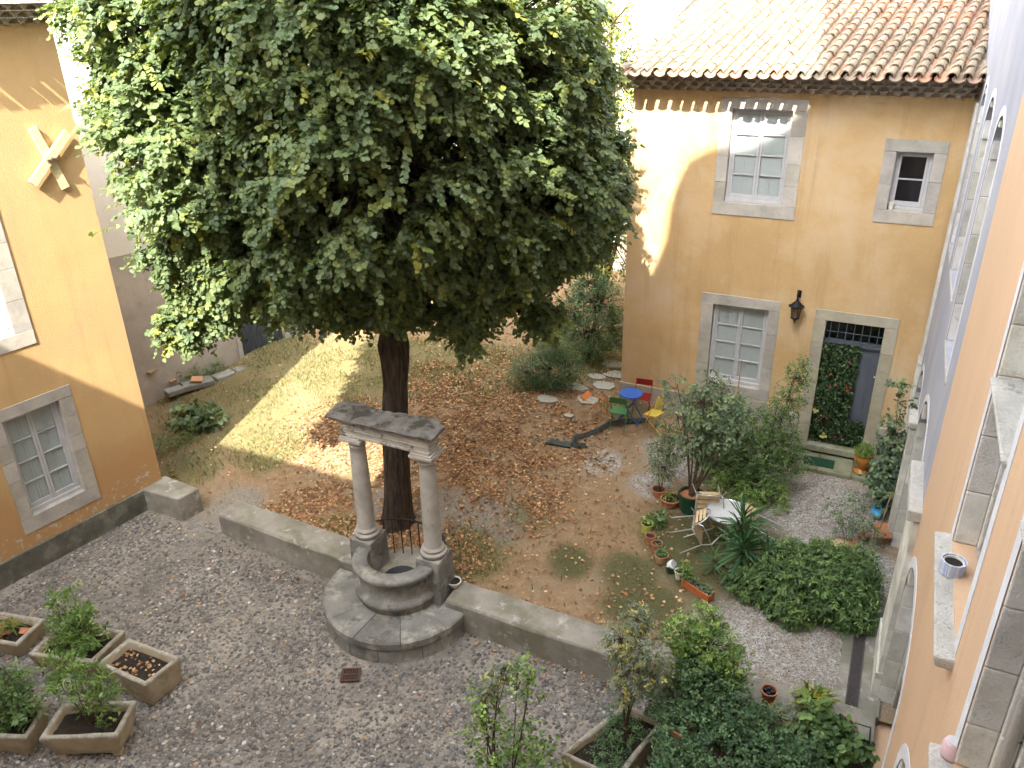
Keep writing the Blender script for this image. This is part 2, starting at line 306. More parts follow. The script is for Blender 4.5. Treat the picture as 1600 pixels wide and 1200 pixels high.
GRASS = [(-12.6, 16.2, 2.2), (-14.4, 13.2, 2.0), (-10.2, 17.2, 2.2), (-6.3, 10.9, .8), (-12.3, 12.2, .9), (-13.8, 11, .9), (-15.5, 16, 1.6), (-7, 19.5, 1.8), (-5.2, 16.9, .8), (-9.2, 10.6, .5), (-5.6, 12.3, .6)]
LEAFZ = [(-8, 12.8, 2.6), (-6.6, 13.3, 2.0), (-9.9, 10.9, 1.2), (-8.6, 16, 2.4), (-7.0, 11, 1.3), (-6.8, 15.4, 1.3), (-11.0, 13.2, 1.6), (-10.5, 10.3, .8)]
GREYZ = [(-7.4, 11.75, .8), (-6.2, 12.0, .8), (-8.8, 11.5, .6), (-11.6, 10.3, .9), (-14.0, 11.4, .5)]
def garden_z(x, y): return gz(x, y)+sst(9.9, 10.3, y)*((fbm(x, y, .7, 3)-.5)*.05+(fbm(x, y, 2.5, 9)-.5)*.06)+(1-sst(9.9, 10.3, y))*(fbm(x, y, 1.0, 5)-.5)*.04
def grid_sheet(name, xs, ys, zf, m, cols):
    X, Y = np.meshgrid(xs, ys); Z = zf(X, Y); n, k = X.shape
    i = np.arange(n*k).reshape(n, k); F = np.stack([i[:-1, :-1], i[:-1, 1:], i[1:, 1:], i[1:, :-1]], -1).reshape(-1, 4)
    me = bpy.data.meshes.new(name); me.from_pydata(np.stack([X, Y, Z], -1).reshape(-1, 3).tolist(), [], F.tolist())
    me.polygons.foreach_set('use_smooth', [True]*len(me.polygons)); me.materials.append(m)
    for an, f in cols.items():
        a = me.attributes.new(an, 'FLOAT_COLOR', 'POINT'); a.data.foreach_set('color', np.concatenate([f(X, Y).reshape(-1, 3), np.ones((n*k, 1))], 1).astype(np.float32).ravel())
    ob = bpy.data.objects.new(name, me); C.objects.link(ob); return tag(ob, kind='structure')

m, nt, p = nodes_of('garden_earth'); v = pos(nt); MT['earth'] = m
n1 = noise(nt, 6, 7, .7, v); n2 = noise(nt, 28, 5, .75, v); n3 = noise(nt, 1.1, 5, .6, v)
c = mix(nt, ramp(nt, n1, .3, .7), (.155, .10, .056), (.31, .21, .12))
c = mix(nt, ramp(nt, n3, .45, .7), c, (.24, .185, .12))
c = mix(nt, ramp(nt, n2, .58, .66), c, (.42, .31, .2))
def sep(nt, name):
    s = nt.nodes.new('ShaderNodeSeparateColor'); nt.links.new(attr(nt, name), s.inputs[0]); return s.outputs
za = sep(nt, 'zone_a'); zb = sep(nt, 'zone_b')
vo = nt.nodes.new('ShaderNodeTexVoronoi'); vo.inputs['Scale'].default_value = 42; nt.links.new(v, vo.inputs['Vector'])
so = nt.nodes.new('ShaderNodeSeparateColor'); nt.links.new(vo.outputs['Color'], so.inputs[0])
grv = mix(nt, so.outputs[0], (.16, .15, .14), (.50, .48, .44)); grv = mix(nt, ramp(nt, n1, .46, .68), grv, (.22, .18, .135)); grv = mix(nt, ramp(nt, n3, .5, .62), grv, mix(nt, .3, grv, (.22, .18, .14)))
c = mix(nt, zb[0], c, mix(nt, ramp(nt, n2, .4, .6), (.16, .135, .11), (.27, .24, .2)))
c = mix(nt, za[0], c, grv)
c = mix(nt, za[1], c, mix(nt, ramp(nt, n2, .35, .65), (.05, .055, .022), (.125, .115, .055)))
gr = mix(nt, ramp(nt, n2, .35, .65), (.07, .08, .03), (.20, .17, .08)); gf = nt.nodes.new('ShaderNodeMath'); gf.operation = 'MULTIPLY'; gf.inputs[1].default_value = .75; nt.links.new(za[2], gf.inputs[0])
c = mix(nt, gf.outputs[0], c, gr)
nt.links.new(c, p.inputs['Base Color']); p.inputs['Roughness'].default_value = .95; p.inputs['Specular IOR Level'].default_value = .15
bump(nt, p, mix(nt, .5, n2, n1), .8, .03)
xs = np.concatenate([[-90, -60, -40, -30, -25], np.arange(-20, 1.01, .12), [1.3, 3, 10, 40, 90]])
ys = np.concatenate([[9.9], np.arange(9.98, 22, .12), [23, 25, 28, 34, 50, 110]])
grid_sheet('garden_ground', xs, ys, garden_z, MT['earth'], {
    'zone_a': lambda x, y: np.stack([zone(x, y, GRAVEL, 20), zone(x, y, MOSS, 30), zone(x, y, GRASS, 40)], -1),
    'zone_b': lambda x, y: np.stack([zone(x, y, GREYZ, 50), x*0, x*0], -1)})

m, nt, p = nodes_of('cobble_bed'); v = pos(nt); MT['cobble'] = m
n1 = noise(nt, 9, 7, .7, v); n2 = noise(nt, 40, 4, .7, v); n3 = noise(nt, .9, 5, .6, v)
vo = nt.nodes.new('ShaderNodeTexVoronoi'); vo.inputs['Scale'].default_value = 14; vo.inputs['Randomness'].default_value = 1; nt.links.new(v, vo.inputs['Vector'])
so = nt.nodes.new('ShaderNodeSeparateColor'); nt.links.new(vo.outputs['Color'], so.inputs[0])
c = mix(nt, ramp(nt, n1, .3, .7), (.115, .102, .086), (.25, .225, .19))
c = mix(nt, ramp(nt, n3, .44, .6), c, mix(nt, ramp(nt, n1, .3, .7), (.22, .195, .16), (.36, .325, .27)))
n4 = noise(nt, .55, 6, .7, pos(nt), .6); c = mix(nt, ramp(nt, n4, .55, .66), c, mix(nt, 1., c, (.6, .58, .56), 'MULTIPLY'))
st = mix(nt, so.outputs[0], (.08, .077, .072), (.27, .25, .225))
c = mix(nt, ramp(nt, vo.outputs['Distance'], .50, .38), c, st)
c = mix(nt, ramp(nt, n2, .62, .68), c, (.30, .27, .22))
nt.links.new(c, p.inputs['Base Color']); p.inputs['Roughness'].default_value = .85; p.inputs['Specular IOR Level'].default_value = .25
hh = mix(nt, .25, ramp(nt, vo.outputs['Distance'], .55, .1), n2); bump(nt, p, hh, .9, .03)
def cob_z(x, y): return cz(x, y)+(fbm(x, y, 1.0, 5)-.5)*.04
xs = np.concatenate([[-90, -40, -25], np.arange(-20, 1.01, .15), [1.3, 3, 10, 40, 90]]); ys = np.concatenate([[-90, -30, -10], np.arange(-2, 9.8, .15), [9.9]])
grid_sheet('cobble_paving', xs, ys, cob_z, MT['cobble'], {})

# pebbles set in the paving, gravel, fallen leaves, grass (nobody could count them)
def scatter(n, x0, x1, y0, y1, wf=None):
    x = rng.uniform(x0, x1, n); y = rng.uniform(y0, y1, n)
    if wf is not None: k = rng.random(n) < wf(x, y); x, y = x[k], y[k]
    return x, y
def stones(name, x, y, zf, rmin, rmax, cols, flat, m, label=None, sink=.2, w=None):
    n = len(x); g = (1+5**.5)/2
    V0 = np.array([(-1, g, 0), (1, g, 0), (-1, -g, 0), (1, -g, 0), (0, -1, g), (0, 1, g), (0, -1, -g), (0, 1, -g), (g, 0, -1), (g, 0, 1), (-g, 0, -1), (-g, 0, 1)], float)/1.9
    F = np.array([(0, 11, 5), (0, 5, 1), (0, 1, 7), (0, 7, 10), (0, 10, 11), (1, 5, 9), (5, 11, 4), (11, 10, 2), (10, 7, 6), (7, 1, 8), (3, 9, 4), (3, 4, 2), (3, 2, 6), (3, 6, 8), (3, 8, 9), (4, 9, 5), (2, 4, 11), (6, 2, 10), (8, 6, 7), (9, 8, 1)])
    r = rmin+(rmax-rmin)*rng.random(n)**2; e = rng.uniform(.5, .9, n); a = rng.uniform(0, 6.28, n)
    V = V0[None]*(1+rng.uniform(-.12, .12, (n, 12, 1)))
    V = V*np.stack([r, r*e, r*flat*rng.uniform(.7, 1.2, n)], -1)[:, None, :]
    ca, sa = np.cos(a)[:, None], np.sin(a)[:, None]
    X = V[..., 0]*ca-V[..., 1]*sa+x[:, None]; Y = V[..., 0]*sa+V[..., 1]*ca+y[:, None]; Z = V[..., 2]+(zf(x, y)+r*flat*(1-2*sink)*.6)[:, None]
    V = np.stack([X, Y, Z], -1).reshape(-1, 3); me = bpy.data.meshes.new(name)
    me.vertices.add(len(V)); me.vertices.foreach_set('co', V.astype(np.float32).ravel())
    idx = (np.arange(n)[:, None, None]*12+F[None]).ravel(); me.loops.add(len(idx)); me.loops.foreach_set('vertex_index', idx.astype(np.int32))
    k = len(idx)//3; me.polygons.add(k); me.polygons.foreach_set('loop_start', (np.arange(k)*3).astype(np.int32)); me.polygons.foreach_set('loop_total', np.full(k, 3, np.int32))
    me.polygons.foreach_set('use_smooth', np.ones(k, bool)); me.materials.append(m)
    T = tints(n, cols, .25, w); at_ = me.attributes.new('tint', 'FLOAT_COLOR', 'POINT')
    at_.data.foreach_set('color', np.repeat(np.concatenate([T, np.ones((n, 1))], 1), 12, 0).astype(np.float32).ravel())
    me.update(calc_edges=True); ob = bpy.data.objects.new(name, me); C.objects.link(ob); return tag(ob, label, None, None, 'stuff')
MT['pebble'] = mat('river_pebble', (1, 1, 1), .7, .12, 20, fine=80, bst=.2, tint=True, bd=.004)
inc = lambda x, y: (np.hypot(x+6.9, y-9.7) > 1.6) & ~((np.abs(x+6.86) < .2) & (np.abs(y-7.78) < .2))
x, y = scatter(46000, -13.6, .9, 3.2, 9.45, lambda x, y: inc(x, y)*(.35+.6*(fbm(x, y, 1.3, 71) > .48)))
pal = [(.13, .12, .11), (.19, .175, .16), (.25, .23, .205), (.30, .27, .23), (.42, .385, .34), (.58, .55, .5), (.42, .29, .18), (.14, .155, .17)]
stones('paving_pebbles', x, y, cob_z, .016, .052, pal, .34, MT['pebble'], 'small dark and pale river pebbles set in the courtyard paving', .35, [.27, .27, .21, .13, .05, .012, .03, .03])
x, y = scatter(26000, -6, .95, 9.95, 17, lambda x, y: zone(x, y, GRAVEL, 20)*(1-.7*(y > 15.5))*(1-.9*zone(x, y, MOSS, 30))*(.35+.65*sst(-3, -1.6, x)))
stones('gravel', x, y, garden_z, .007, .019, [(.40, .385, .35), (.25, .235, .21), (.14, .13, .12), (.55, .53, .48), (.30, .24, .18)], .6, MT['pebble'], 'pale crushed gravel strewn over the garden path by the gallery', .1)
def flatleaves(n, x, y, zf, lmin, lmax, cols, name, label, tilt=.5, lift=.012, w=None, group=None):
    n = len(x); P = np.stack([x, y, zf(x, y)+lift+rng.random(n)*.015], -1); a = rng.uniform(0, 6.28, n)
    D = np.stack([np.cos(a), np.sin(a), rng.uniform(-tilt, tilt, n)*.5], -1); N = np.stack([rng.uniform(-tilt, tilt, n), rng.uniform(-tilt, tilt, n), np.ones(n)], -1)
    sh = (SH_ROUND[0]*np.array([1, .85, 2.2]), SH_ROUND[1])
    return tag(leaf_mesh(name, MT['dryleaf'], P, D, N, rng.uniform(lmin, lmax, n), tints(n, cols, .3, w), sh), label, None, None, 'stuff')
DRY = [(.37, .20, .095), (.46, .28, .14), (.23, .125, .065), (.56, .41, .24), (.14, .085, .05), (.36, .165, .08)]
okg = lambda x, y: 1-((x > -5.5) & (y > 17.4))
x, y = scatter(90000, -16, -2.2, 10.02, 21, lambda x, y: np.clip(zone(x, y, LEAFZ, 60)*.66+.05, 0, 1)*okg(x, y)*(1-.75*zone(x, y, GREYZ, 50))*(1-.5*sst(-11.5, -13.5, x))*(.35+1.2*sst(.35, .62, fbm(x, y, .5, 77))))
flatleaves(0, x, y, garden_z, .04, .085, DRY, 'leaf_litter', 'brown and orange fallen leaves lying under the big tree', w=[.28, .2, .2, .1, .12, .1])
x, y = scatter(5200, -13.4, .8, 3.5, 9.42, lambda x, y: inc(x, y)*np.clip((fbm(x, y, .9, 90) > .57)*.13+.55*sst(9.05, 9.4, y)*(fbm(x, y, .6, 93) > .42), 0, 1))
flatleaves(0, x, y, cob_z, .035, .065, DRY[:4], 'stray_leaves', 'stray dry leaves scattered over the pebble paving', .8, .03)
def blades(x, y, zf, lmin, lmax, cols, name, label, w=None):
    n = len(x); P = np.stack([x, y, zf(x, y)-.01], -1); D = norm(np.stack([rng.normal(0, .55, n), rng.normal(0, .55, n), np.ones(n)], -1)); N = rand_dirs(n)
    return tag(leaf_mesh(name, MT['grassm'], P, D, N, rng.uniform(lmin, lmax, n), tints(n, cols, .3, w), SH_BLADE, W=1.6), label, None, None, 'stuff')
gf_ = lambda x, y: np.clip(zone(x, y, GRASS, 40)*.8*sst(.3, .6, fbm(x, y, .8, 44))+.035, 0, 1)*okg(x, y)
x, y = scatter(90000, -17, -3, 10.05, 21.5, gf_)
blades(x, y, garden_z, .05, .15, [(.075, .12, .035), (.13, .17, .05), (.30, .26, .12), (.06, .10, .04), (.24, .22, .09)], 'grass', 'patchy short grass growing among fallen leaves', [.3, .25, .2, .15, .1])

# ================================================================== LOW WALLS, BLOCK, WELL
def rough_bar(name, m, loop0, loop1, n, label, cat, jit=.012, bev=.02, seed=1, parent=None):
    q = random.Random(seed); b = MB(); L0 = np.array(loop0, float); L1 = np.array(loop1, float); k = len(L0); vs = []
    for i in range(n+1):
        t_ = i/n
        for j in range(k): vs.append(L0[j]*(1-t_)+L1[j]*t_+np.array([q.uniform(-jit, jit) for _ in range(3)]))
    fs = [(i*k+j, i*k+(j+1) % k, (i+1)*k+(j+1) % k, (i+1)*k+j) for i in range(n) for j in range(k)]+[tuple(range(k-1, -1, -1)), tuple(n*k+j for j in range(k))]
    b.add(vs, fs); o = b.build(name, m, parent, bevel=bev)
    return tag(o, label, cat) if parent is None else o
def wsec(x, zt, zb, yf, yb): return [(x, yf, zb), (x, yf+.015, (zb+zt)/2), (x, yf, zt-.03), (x, yf+.03, zt), (x, (yf+yb)/2, zt+.005), (x, yb, zt), (x, yb, zb)]
rough_bar('low_wall', MT['cement'], wsec(-11.5, .6, -.2, 9.74, 10.33), wsec(-7.95, .5, -.25, 9.66, 10.28), 10, 'low cement wall between the stone block and the well', 'low wall')
rough_bar('low_wall', MT['cement'], wsec(-6.0, .5, -.3, 9.47, 10.08), wsec(1.0, .5, -.3, 9.36, 9.93), 18, 'long low cement wall between the well and the gallery wall', 'low wall', seed=3)
b = MB(); q = [(-13.53, 9.62), (-12.47, 9.66), (-12.38, 10.16), (-13.47, 10.25)]
b.prism([(x-.03*(i in (0, 3))+.03*(i in (1, 2)), y, .1) for i, (x, y) in enumerate(q)], [(x, y, .76) for x, y in q])
tag(b.build('stone_block', MT['cement'], bevel=.03), 'single grey stone block set against the corner of the ochre house', 'stone block')

WX, WY = -7.0, 9.72
well = thing('stone_well', 'old round stone well with two columns carrying a stone lintel', 'well', (WX, WY, -.08))
WC = WY-.17
def arcblocks(b, r0, r1, z0, z1, a0, a1, n, cuts, gap=.006, taper=0):
    q = random.Random(5); cs = [a0]+cuts+[a1]
    for i in range(len(cs)-1):
        A0, A1 = cs[i]+gap/r1, cs[i+1]-gap/r1; k = max(3, int(n*(A1-A0)/(a1-a0))); tn = q.uniform(.82, 1.15); dz = q.uniform(-.008, .008)
        vs = []; 
        for j in range(k+1):
            a = A0+(A1-A0)*j/k; ca, sa = math.cos(a), math.sin(a)
            vs += [(WX+r0*ca, WC+r0*sa, z0), (WX+(r1+taper)*ca, WC+(r1+taper)*sa, z0), (WX+r1*ca, WC+r1*sa, z1-.03+dz), (WX+(r1-.03)*ca, WC+(r1-.03)*sa, z1+dz), (WX+r0*ca, WC+r0*sa, z1+dz)]
        fs = [(j*5+e, j*5+(e+1) % 5, (j+1)*5+(e+1) % 5, (j+1)*5+e) for j in range(k) for e in range(5)]+[(4, 3, 2, 1, 0), tuple(k*5+e for e in range(5))]
        b.add(vs, fs, (tn, tn, tn*.98))
b = MB(); arcblocks(b, .6, 1.35, -.2, .20, R(178), R(362), 48, [R(205), R(236), R(262), R(286), R(318), R(340)], taper=.04)
b.build('base_course', MT['wellstone'], well)
b = MB(); arcblocks(b, .6, 1.38, .205, .365, R(178), R(362), 48, [R(212), R(240), R(268), R(303), R(338)])
b.build('step', MT['wellstone'], well)
b = MB()
prof = [(.84, .31), (.86, .42), (.90, .44), (.92, .50), (.90, .56), (.84, .58), (.81, .62), (.79, .70), (.785, .84), (.80, .90), (.86, .93), (.90, .955), (.92, .985), (.92, 1.03), (.90, 1.05), (.60, 1.05), (.585, 1.03), (.585, .1)]
b.lathe([(.02+r_*.84 if r_ > .59 else r_*.9, .36+(z_-.31)*1.04) for r_, z_ in prof], (WX, WY-.16, 0), 48, R(185), R(355))
b.build('curb', MT['wellstone'], well, smooth=True)
b = MB(); b.lathe([(.0, .55), (.35, .555), (.62, .56)], (WX, WY+.02, 0), 32); b.build('shaft_floor', MT['cement'], well)
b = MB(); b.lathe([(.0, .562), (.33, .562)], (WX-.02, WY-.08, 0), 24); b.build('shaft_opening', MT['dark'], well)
b = MB(); b.lathe([(.62, .3), (.80, .3), (.82, .54), (.80, .56), (.62, .56)], (WX, WY+.02, 0), 30, R(10), R(170)); b.build('curb', MT['cement'], well, smooth=False)
for sx, cx_ in ((-1, WX-.73), (1, WX+.67)):
    b = MB(); cyy = WY+.02
    b.prism([(cx_-.25, cyy-.28, .25), (cx_+.25, cyy-.28, .25), (cx_+.25, cyy+.28, .25), (cx_-.25, cyy+.28, .25)], [(cx_-.235, cyy-.25, 1.25), (cx_+.235, cyy-.25, 1.25), (cx_+.235, cyy+.25, 1.25), (cx_-.235, cyy+.25, 1.25)])
    pd = b.build('pedestal', MT['wellstone'], well, bevel=.02)
    b = MB(); b.lathe([(.0, 1.15), (.225, 1.15), (.225, 1.19), (.235, 1.2), (.24, 1.225), (.225, 1.25), (.19, 1.255), (.185, 1.27), (.205, 1.285), (.205, 1.31), (.17, 1.33), (.158, 1.36), (.158, 1.8), (.155, 2.3), (.14, 2.9), (.135, 3.02), (.15, 3.03), (.152, 3.05), (.138, 3.06), (.138, 3.09), (.17, 3.13), (.19, 3.17), (.0, 3.17)], (cx_, cyy, .10), 28)
    co = b.build('column', MT['column'], well, smooth=True)
    b = MB(); b.box((cx_, cyy, 3.30), (.44, .44, .055)); b.box((cx_, cyy, 3.343), (.40, .40, .03)); b.build('capital', MT['column'], co, bevel=.008)
b = MB(); y0 = WY+.02
LX0, LX1 = WX-.73, WX+.67
for (z0, z1, ex, ey) in ((3.362, 3.41, .20, .17), (3.41, 3.49, .185, .155), (3.49, 3.515, .21, .18), (3.515, 3.65, .195, .165), (3.65, 3.685, .25, .21), (3.685, 3.72, .31, .26)):
    b.bb((LX0-ex, y0-ey, z0), (LX1+ex*.8, y0+ey, z1-.002))
b.build('lintel', MT['cornice'], well, bevel=.006)
b = MB(); qq = random.Random(3); nx = 22; vs = []; x0, x1 = LX0-.38, LX1+.30
for i in range(nx+1):
    t_ = i/nx; xx = x0+(x1-x0)*t_
    yb_ = y0+.29+.05*math.sin(t_*9+1)+(-.1 if t_ > .93 else 0)+qq.uniform(-.02, .02)+(-.09 if t_ < .03 else 0)
    for (yy, zz) in ((y0-.29, 3.722), (y0-.30, 3.755), (y0-.2, 3.78+.02*math.sin(t_*11)), (y0+.05, 3.80+.03*math.sin(t_*7+2)), (yb_-.03, 3.79), (yb_, 3.765), (yb_-.02, 3.722)):
        vs.append((xx, yy+qq.uniform(-.012, .012), zz+qq.uniform(-.008, .008)))
fs = [(i*7+j, i*7+(j+1) % 7, (i+1)*7+(j+1) % 7, (i+1)*7+j) for i in range(nx) for j in range(7)]+[tuple(range(6, -1, -1)), tuple(nx*7+j for j in range(7))]
b.add(vs, fs); b.build('capstone', MT['lichen'], well)
b = MB(); ra = .80; pts = [(WX+ra*math.cos(a), WY+.1+ra*.62*math.sin(a), 1.34) for a in np.linspace(R(160), R(20), 20)]
rl = b
for a, bb_ in zip(pts[:-1], pts[1:]):
    a = np.array(a); c_ = np.array(bb_); d = c_-a; b.box((a+c_)/2, (np.linalg.norm(d)+.01, .035, .014), rotz(math.atan2(d[1], d[0])))
rail = b.build('railing', MT['iron'], well)
for a in np.linspace(R(156), R(24), 11):
    b = MB(); x_, y_ = WX+ra*math.cos(a), WY+.1+ra*.62*math.sin(a); b.tube([(x_, y_, .50), (x_, y_, 1.335)], .011, 6); b.build('bar', MT['iron'], rail)

b = MB(); t_ = thing('drain_grate', 'small rusty square drain grate set in the pebbles before the well', 'drain grate', (-6.87, 7.78, -.05))
rz = rotz(R(28)); g0 = np.array([-6.87, 7.78, -.035])
for sx in (-1, 0, 1): b.box(g0+rz@np.array([0, sx*.13, 0]), (.30, .028, .02), rz)
for sx in (-1, 1): b.box(g0+rz@np.array([sx*.145, 0, 0]), (.028, .288, .0205), rz)
b.build('frame', MT['rust'], t_)
b = MB()
for k in range(8): b.box(g0+rz@np.array([-.122+k*.035, 0, -.001]), (.012, .25, .012), rz)
b.build('bars', MT['rust'], t_)
b = MB(); b.box(g0+np.array([0, 0, -.012]), (.28, .28, .004), rz); b.build('sump', MT['dark'], t_)

# ================================================================== BUILDING HELPERS
class Pl:                              # a facade plane: u along it, z up, off outwards
    def __init__(s, o, t, n): s.o = np.array(o, float); s.t = np.array(t, float); s.n = np.array(n, float); s.rot = np.stack([s.t, s.n, [0, 0, 1.]], 1)
    def p(s, u, z, off=0): return s.o*[1, 1, 0]+s.t*u+s.n*off+np.array([0, 0, z])
    def box(s, b, u0, u1, z0, z1, o0, o1, tint=(1, 1, 1)): b.box(s.p((u0+u1)/2, (z0+z1)/2, (o0+o1)/2), (abs(u1-u0), abs(o1-o0), abs(z1-z0)), s.rot, tint)
def wall_face(b, P, outer, holes, depth=.35, off=0, mi_reveal=0):
    loops = [[Vector((u, z, 0)) for u, z in l] for l in [outer]+holes]
    tri = tessellate_polygon(loops); flat = [p for l in [outer]+holes for p in l]
    base = MB(); b.cur = 0; b.add([P.p(u, z, off) for u, z in flat], [tuple(t) for t in tri])
    b.cur = mi_reveal
    for h in holes:
        n = len(h); vs = [P.p(u, z, off) for u, z in h]+[P.p(u, z, off-depth) for u, z in h]
        b.add(vs, [(i, (i+1) % n, n+(i+1) % n, n+i) for i in range(n)])
    b.cur = 0
def rect(u0, u1, z0, z1): return [(u0, z0), (u1, z0), (u1, z1), (u0, z1)]
def surround(b, P, inner, outer, nblk=4, seed=0, depth=.2, proud=.018, sill=True, lin=None):
    q = random.Random(seed); u0, u1, z0, z1 = inner; U0, U1, Z0, Z1 = outer
    def tn(): k = q.uniform(.86, 1.12); return (k, k*q.uniform(.98, 1.01), k*q.uniform(.93, 1.0))
    g = .003
    P.box(b, U0, U1, z1+g, Z1, -depth, proud, tn())
    if sill: P.box(b, U0, U1, Z0, z0-g, -depth, proud, tn()); zb = z0
    else: zb = Z0
    for a, c in ((U0, u0), (u1, U1)):
        zs = [zb]+sorted(zb+(z1-zb)*(k+q.uniform(-.2, .2))/nblk for k in range(1, nblk))+[z1]
        for k in range(nblk): P.box(b, a, c, zs[k]+g, zs[k+1]-g, -depth, proud-q.uniform(0, .003), tn())
def casement(house, P, inner, outer, rows=4, leaves_=2, seed=1, depth=.2, shutters=True, sash='sash', name='window', label=None, nblk=4, bars=True, stone='stone'):
    b = MB(); surround(b, P, inner, outer, nblk, seed, depth); wn_ = b.build(name, MT[stone], house, bevel=.006)
    if label: wn_['label'] = label
    u0, u1, z0, z1 = inner; fo0, fo1 = -depth+.012, -depth+.062
    b = MB(); fw = .055
    P.box(b, u0, u1, z1-fw, z1, fo0, fo1); P.box(b, u0, u1, z0, z0+.07, fo0-.002, fo1+.03); P.box(b, u0, u0+fw, z0+.07, z1-fw, fo0, fo1-.002); P.box(b, u1-fw, u1, z0+.07, z1-fw, fo0, fo1-.002)
    b.build('frame', MT[sash], wn_, bevel=.004)
    W_ = (u1-u0-2*fw)/leaves_
    for k in range(leaves_):
        a = u0+fw+k*W_+.003; c = a+W_-.006; b = MB(); s_ = .048; o1 = fo1-.008; zb, zt = z0+.075, z1-fw-.004
        P.box(b, a, a+s_, zb, zt, fo0, o1); P.box(b, c-s_, c, zb, zt, fo0, o1); P.box(b, a+s_, c-s_, zt-s_, zt, fo0, o1-.001); P.box(b, a+s_, c-s_, zb, zb+.085, fo0, o1-.001)
        for r in range(1, rows): zz = zb+.085+(zt-s_-zb-.085)*r/rows; P.box(b, a+s_, c-s_, zz-.013, zz+.013, fo0, o1-.004)
        lf = b.build('sash', MT[sash], wn_, bevel=.003)
        b = MB(); o_ = fo0+.012; b.add([P.p(a+s_, zb+.08, o_), P.p(c-s_, zb+.08, o_), P.p(c-s_, zt-s_+.01, o_), P.p(a+s_, zt-s_+.01, o_)], [(0, 1, 2, 3)]); b.build('pane', MT['glass'], wn_)
        if shutters:
            b = MB(); so = fo0-.018; P.box(b, a, c, zb, zt, so-.03, so)
            for hh in range(2):
                ua = a+.02+(c-a-.03)*hh/2; uc = ua+(c-a-.05)/2; P.box(b, ua, uc, zb+.02, zt-.02, so, so+.012)
                for r in range(4): za = zb+.06+(zt-zb-.1)*r/4; P.box(b, ua+.05, uc-.05, za+.03, za+(zt-zb-.1)/4-.04, so+.012, so+.022)
            b.build('shutter', MT['shutter'], wn_, bevel=.003)
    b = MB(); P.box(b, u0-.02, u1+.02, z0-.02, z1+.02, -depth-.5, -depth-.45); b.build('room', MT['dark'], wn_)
    return wn_
def genoise(house, P, u0, u1, z0, rows=3, sp=.253, h=.105, step=.125):
    b = MB(); q = random.Random(4)
    for k in range(rows):
        o1 = step*(k+1); o0 = o1-step-.05; zb = z0+k*h; r = .098; off_ = sp*.5*(k % 2); n = int((u1-u0+.3)/sp)+1
        P.box(b, u0, u1, zb+.086, zb+h-.003, -.05, o1+.012, (1.0, .82, .7)); P.box(b, u0+.003, u1-.003, zb-.001, zb+.0855, -.04, o0+.012, (.22, .17, .14))  # backing tinted darker to imitate shade inside the arches
        for i in range(n):
            cu = u0+off_+(i+.5)*sp-.1
            if cu+sp/2 > u1+.05: continue
            tn = q.uniform(.8, 1.15); J = q.uniform(-.012, .008); M_ = 8
            arc = [(cu+r*math.cos(a), zb+.003+.078*math.sin(a)) for a in np.linspace(math.pi, 0, M_+1)]
            arc = [(cu-sp/2, zb+.003)]+arc+[(cu+sp/2, zb+.003)]
            fr = [P.p(u, z, o1+J) for u, z in arc]; tp = [P.p(u, zb+.088, o1+J) for u, z in arc]; bk = [P.p(u, z, o0) for u, z in arc]; m_ = len(arc)
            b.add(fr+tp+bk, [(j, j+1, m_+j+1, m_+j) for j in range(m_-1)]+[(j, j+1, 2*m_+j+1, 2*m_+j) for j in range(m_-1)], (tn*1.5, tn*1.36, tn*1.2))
    return b.build('eave_cornice', MT['mortar'], house)
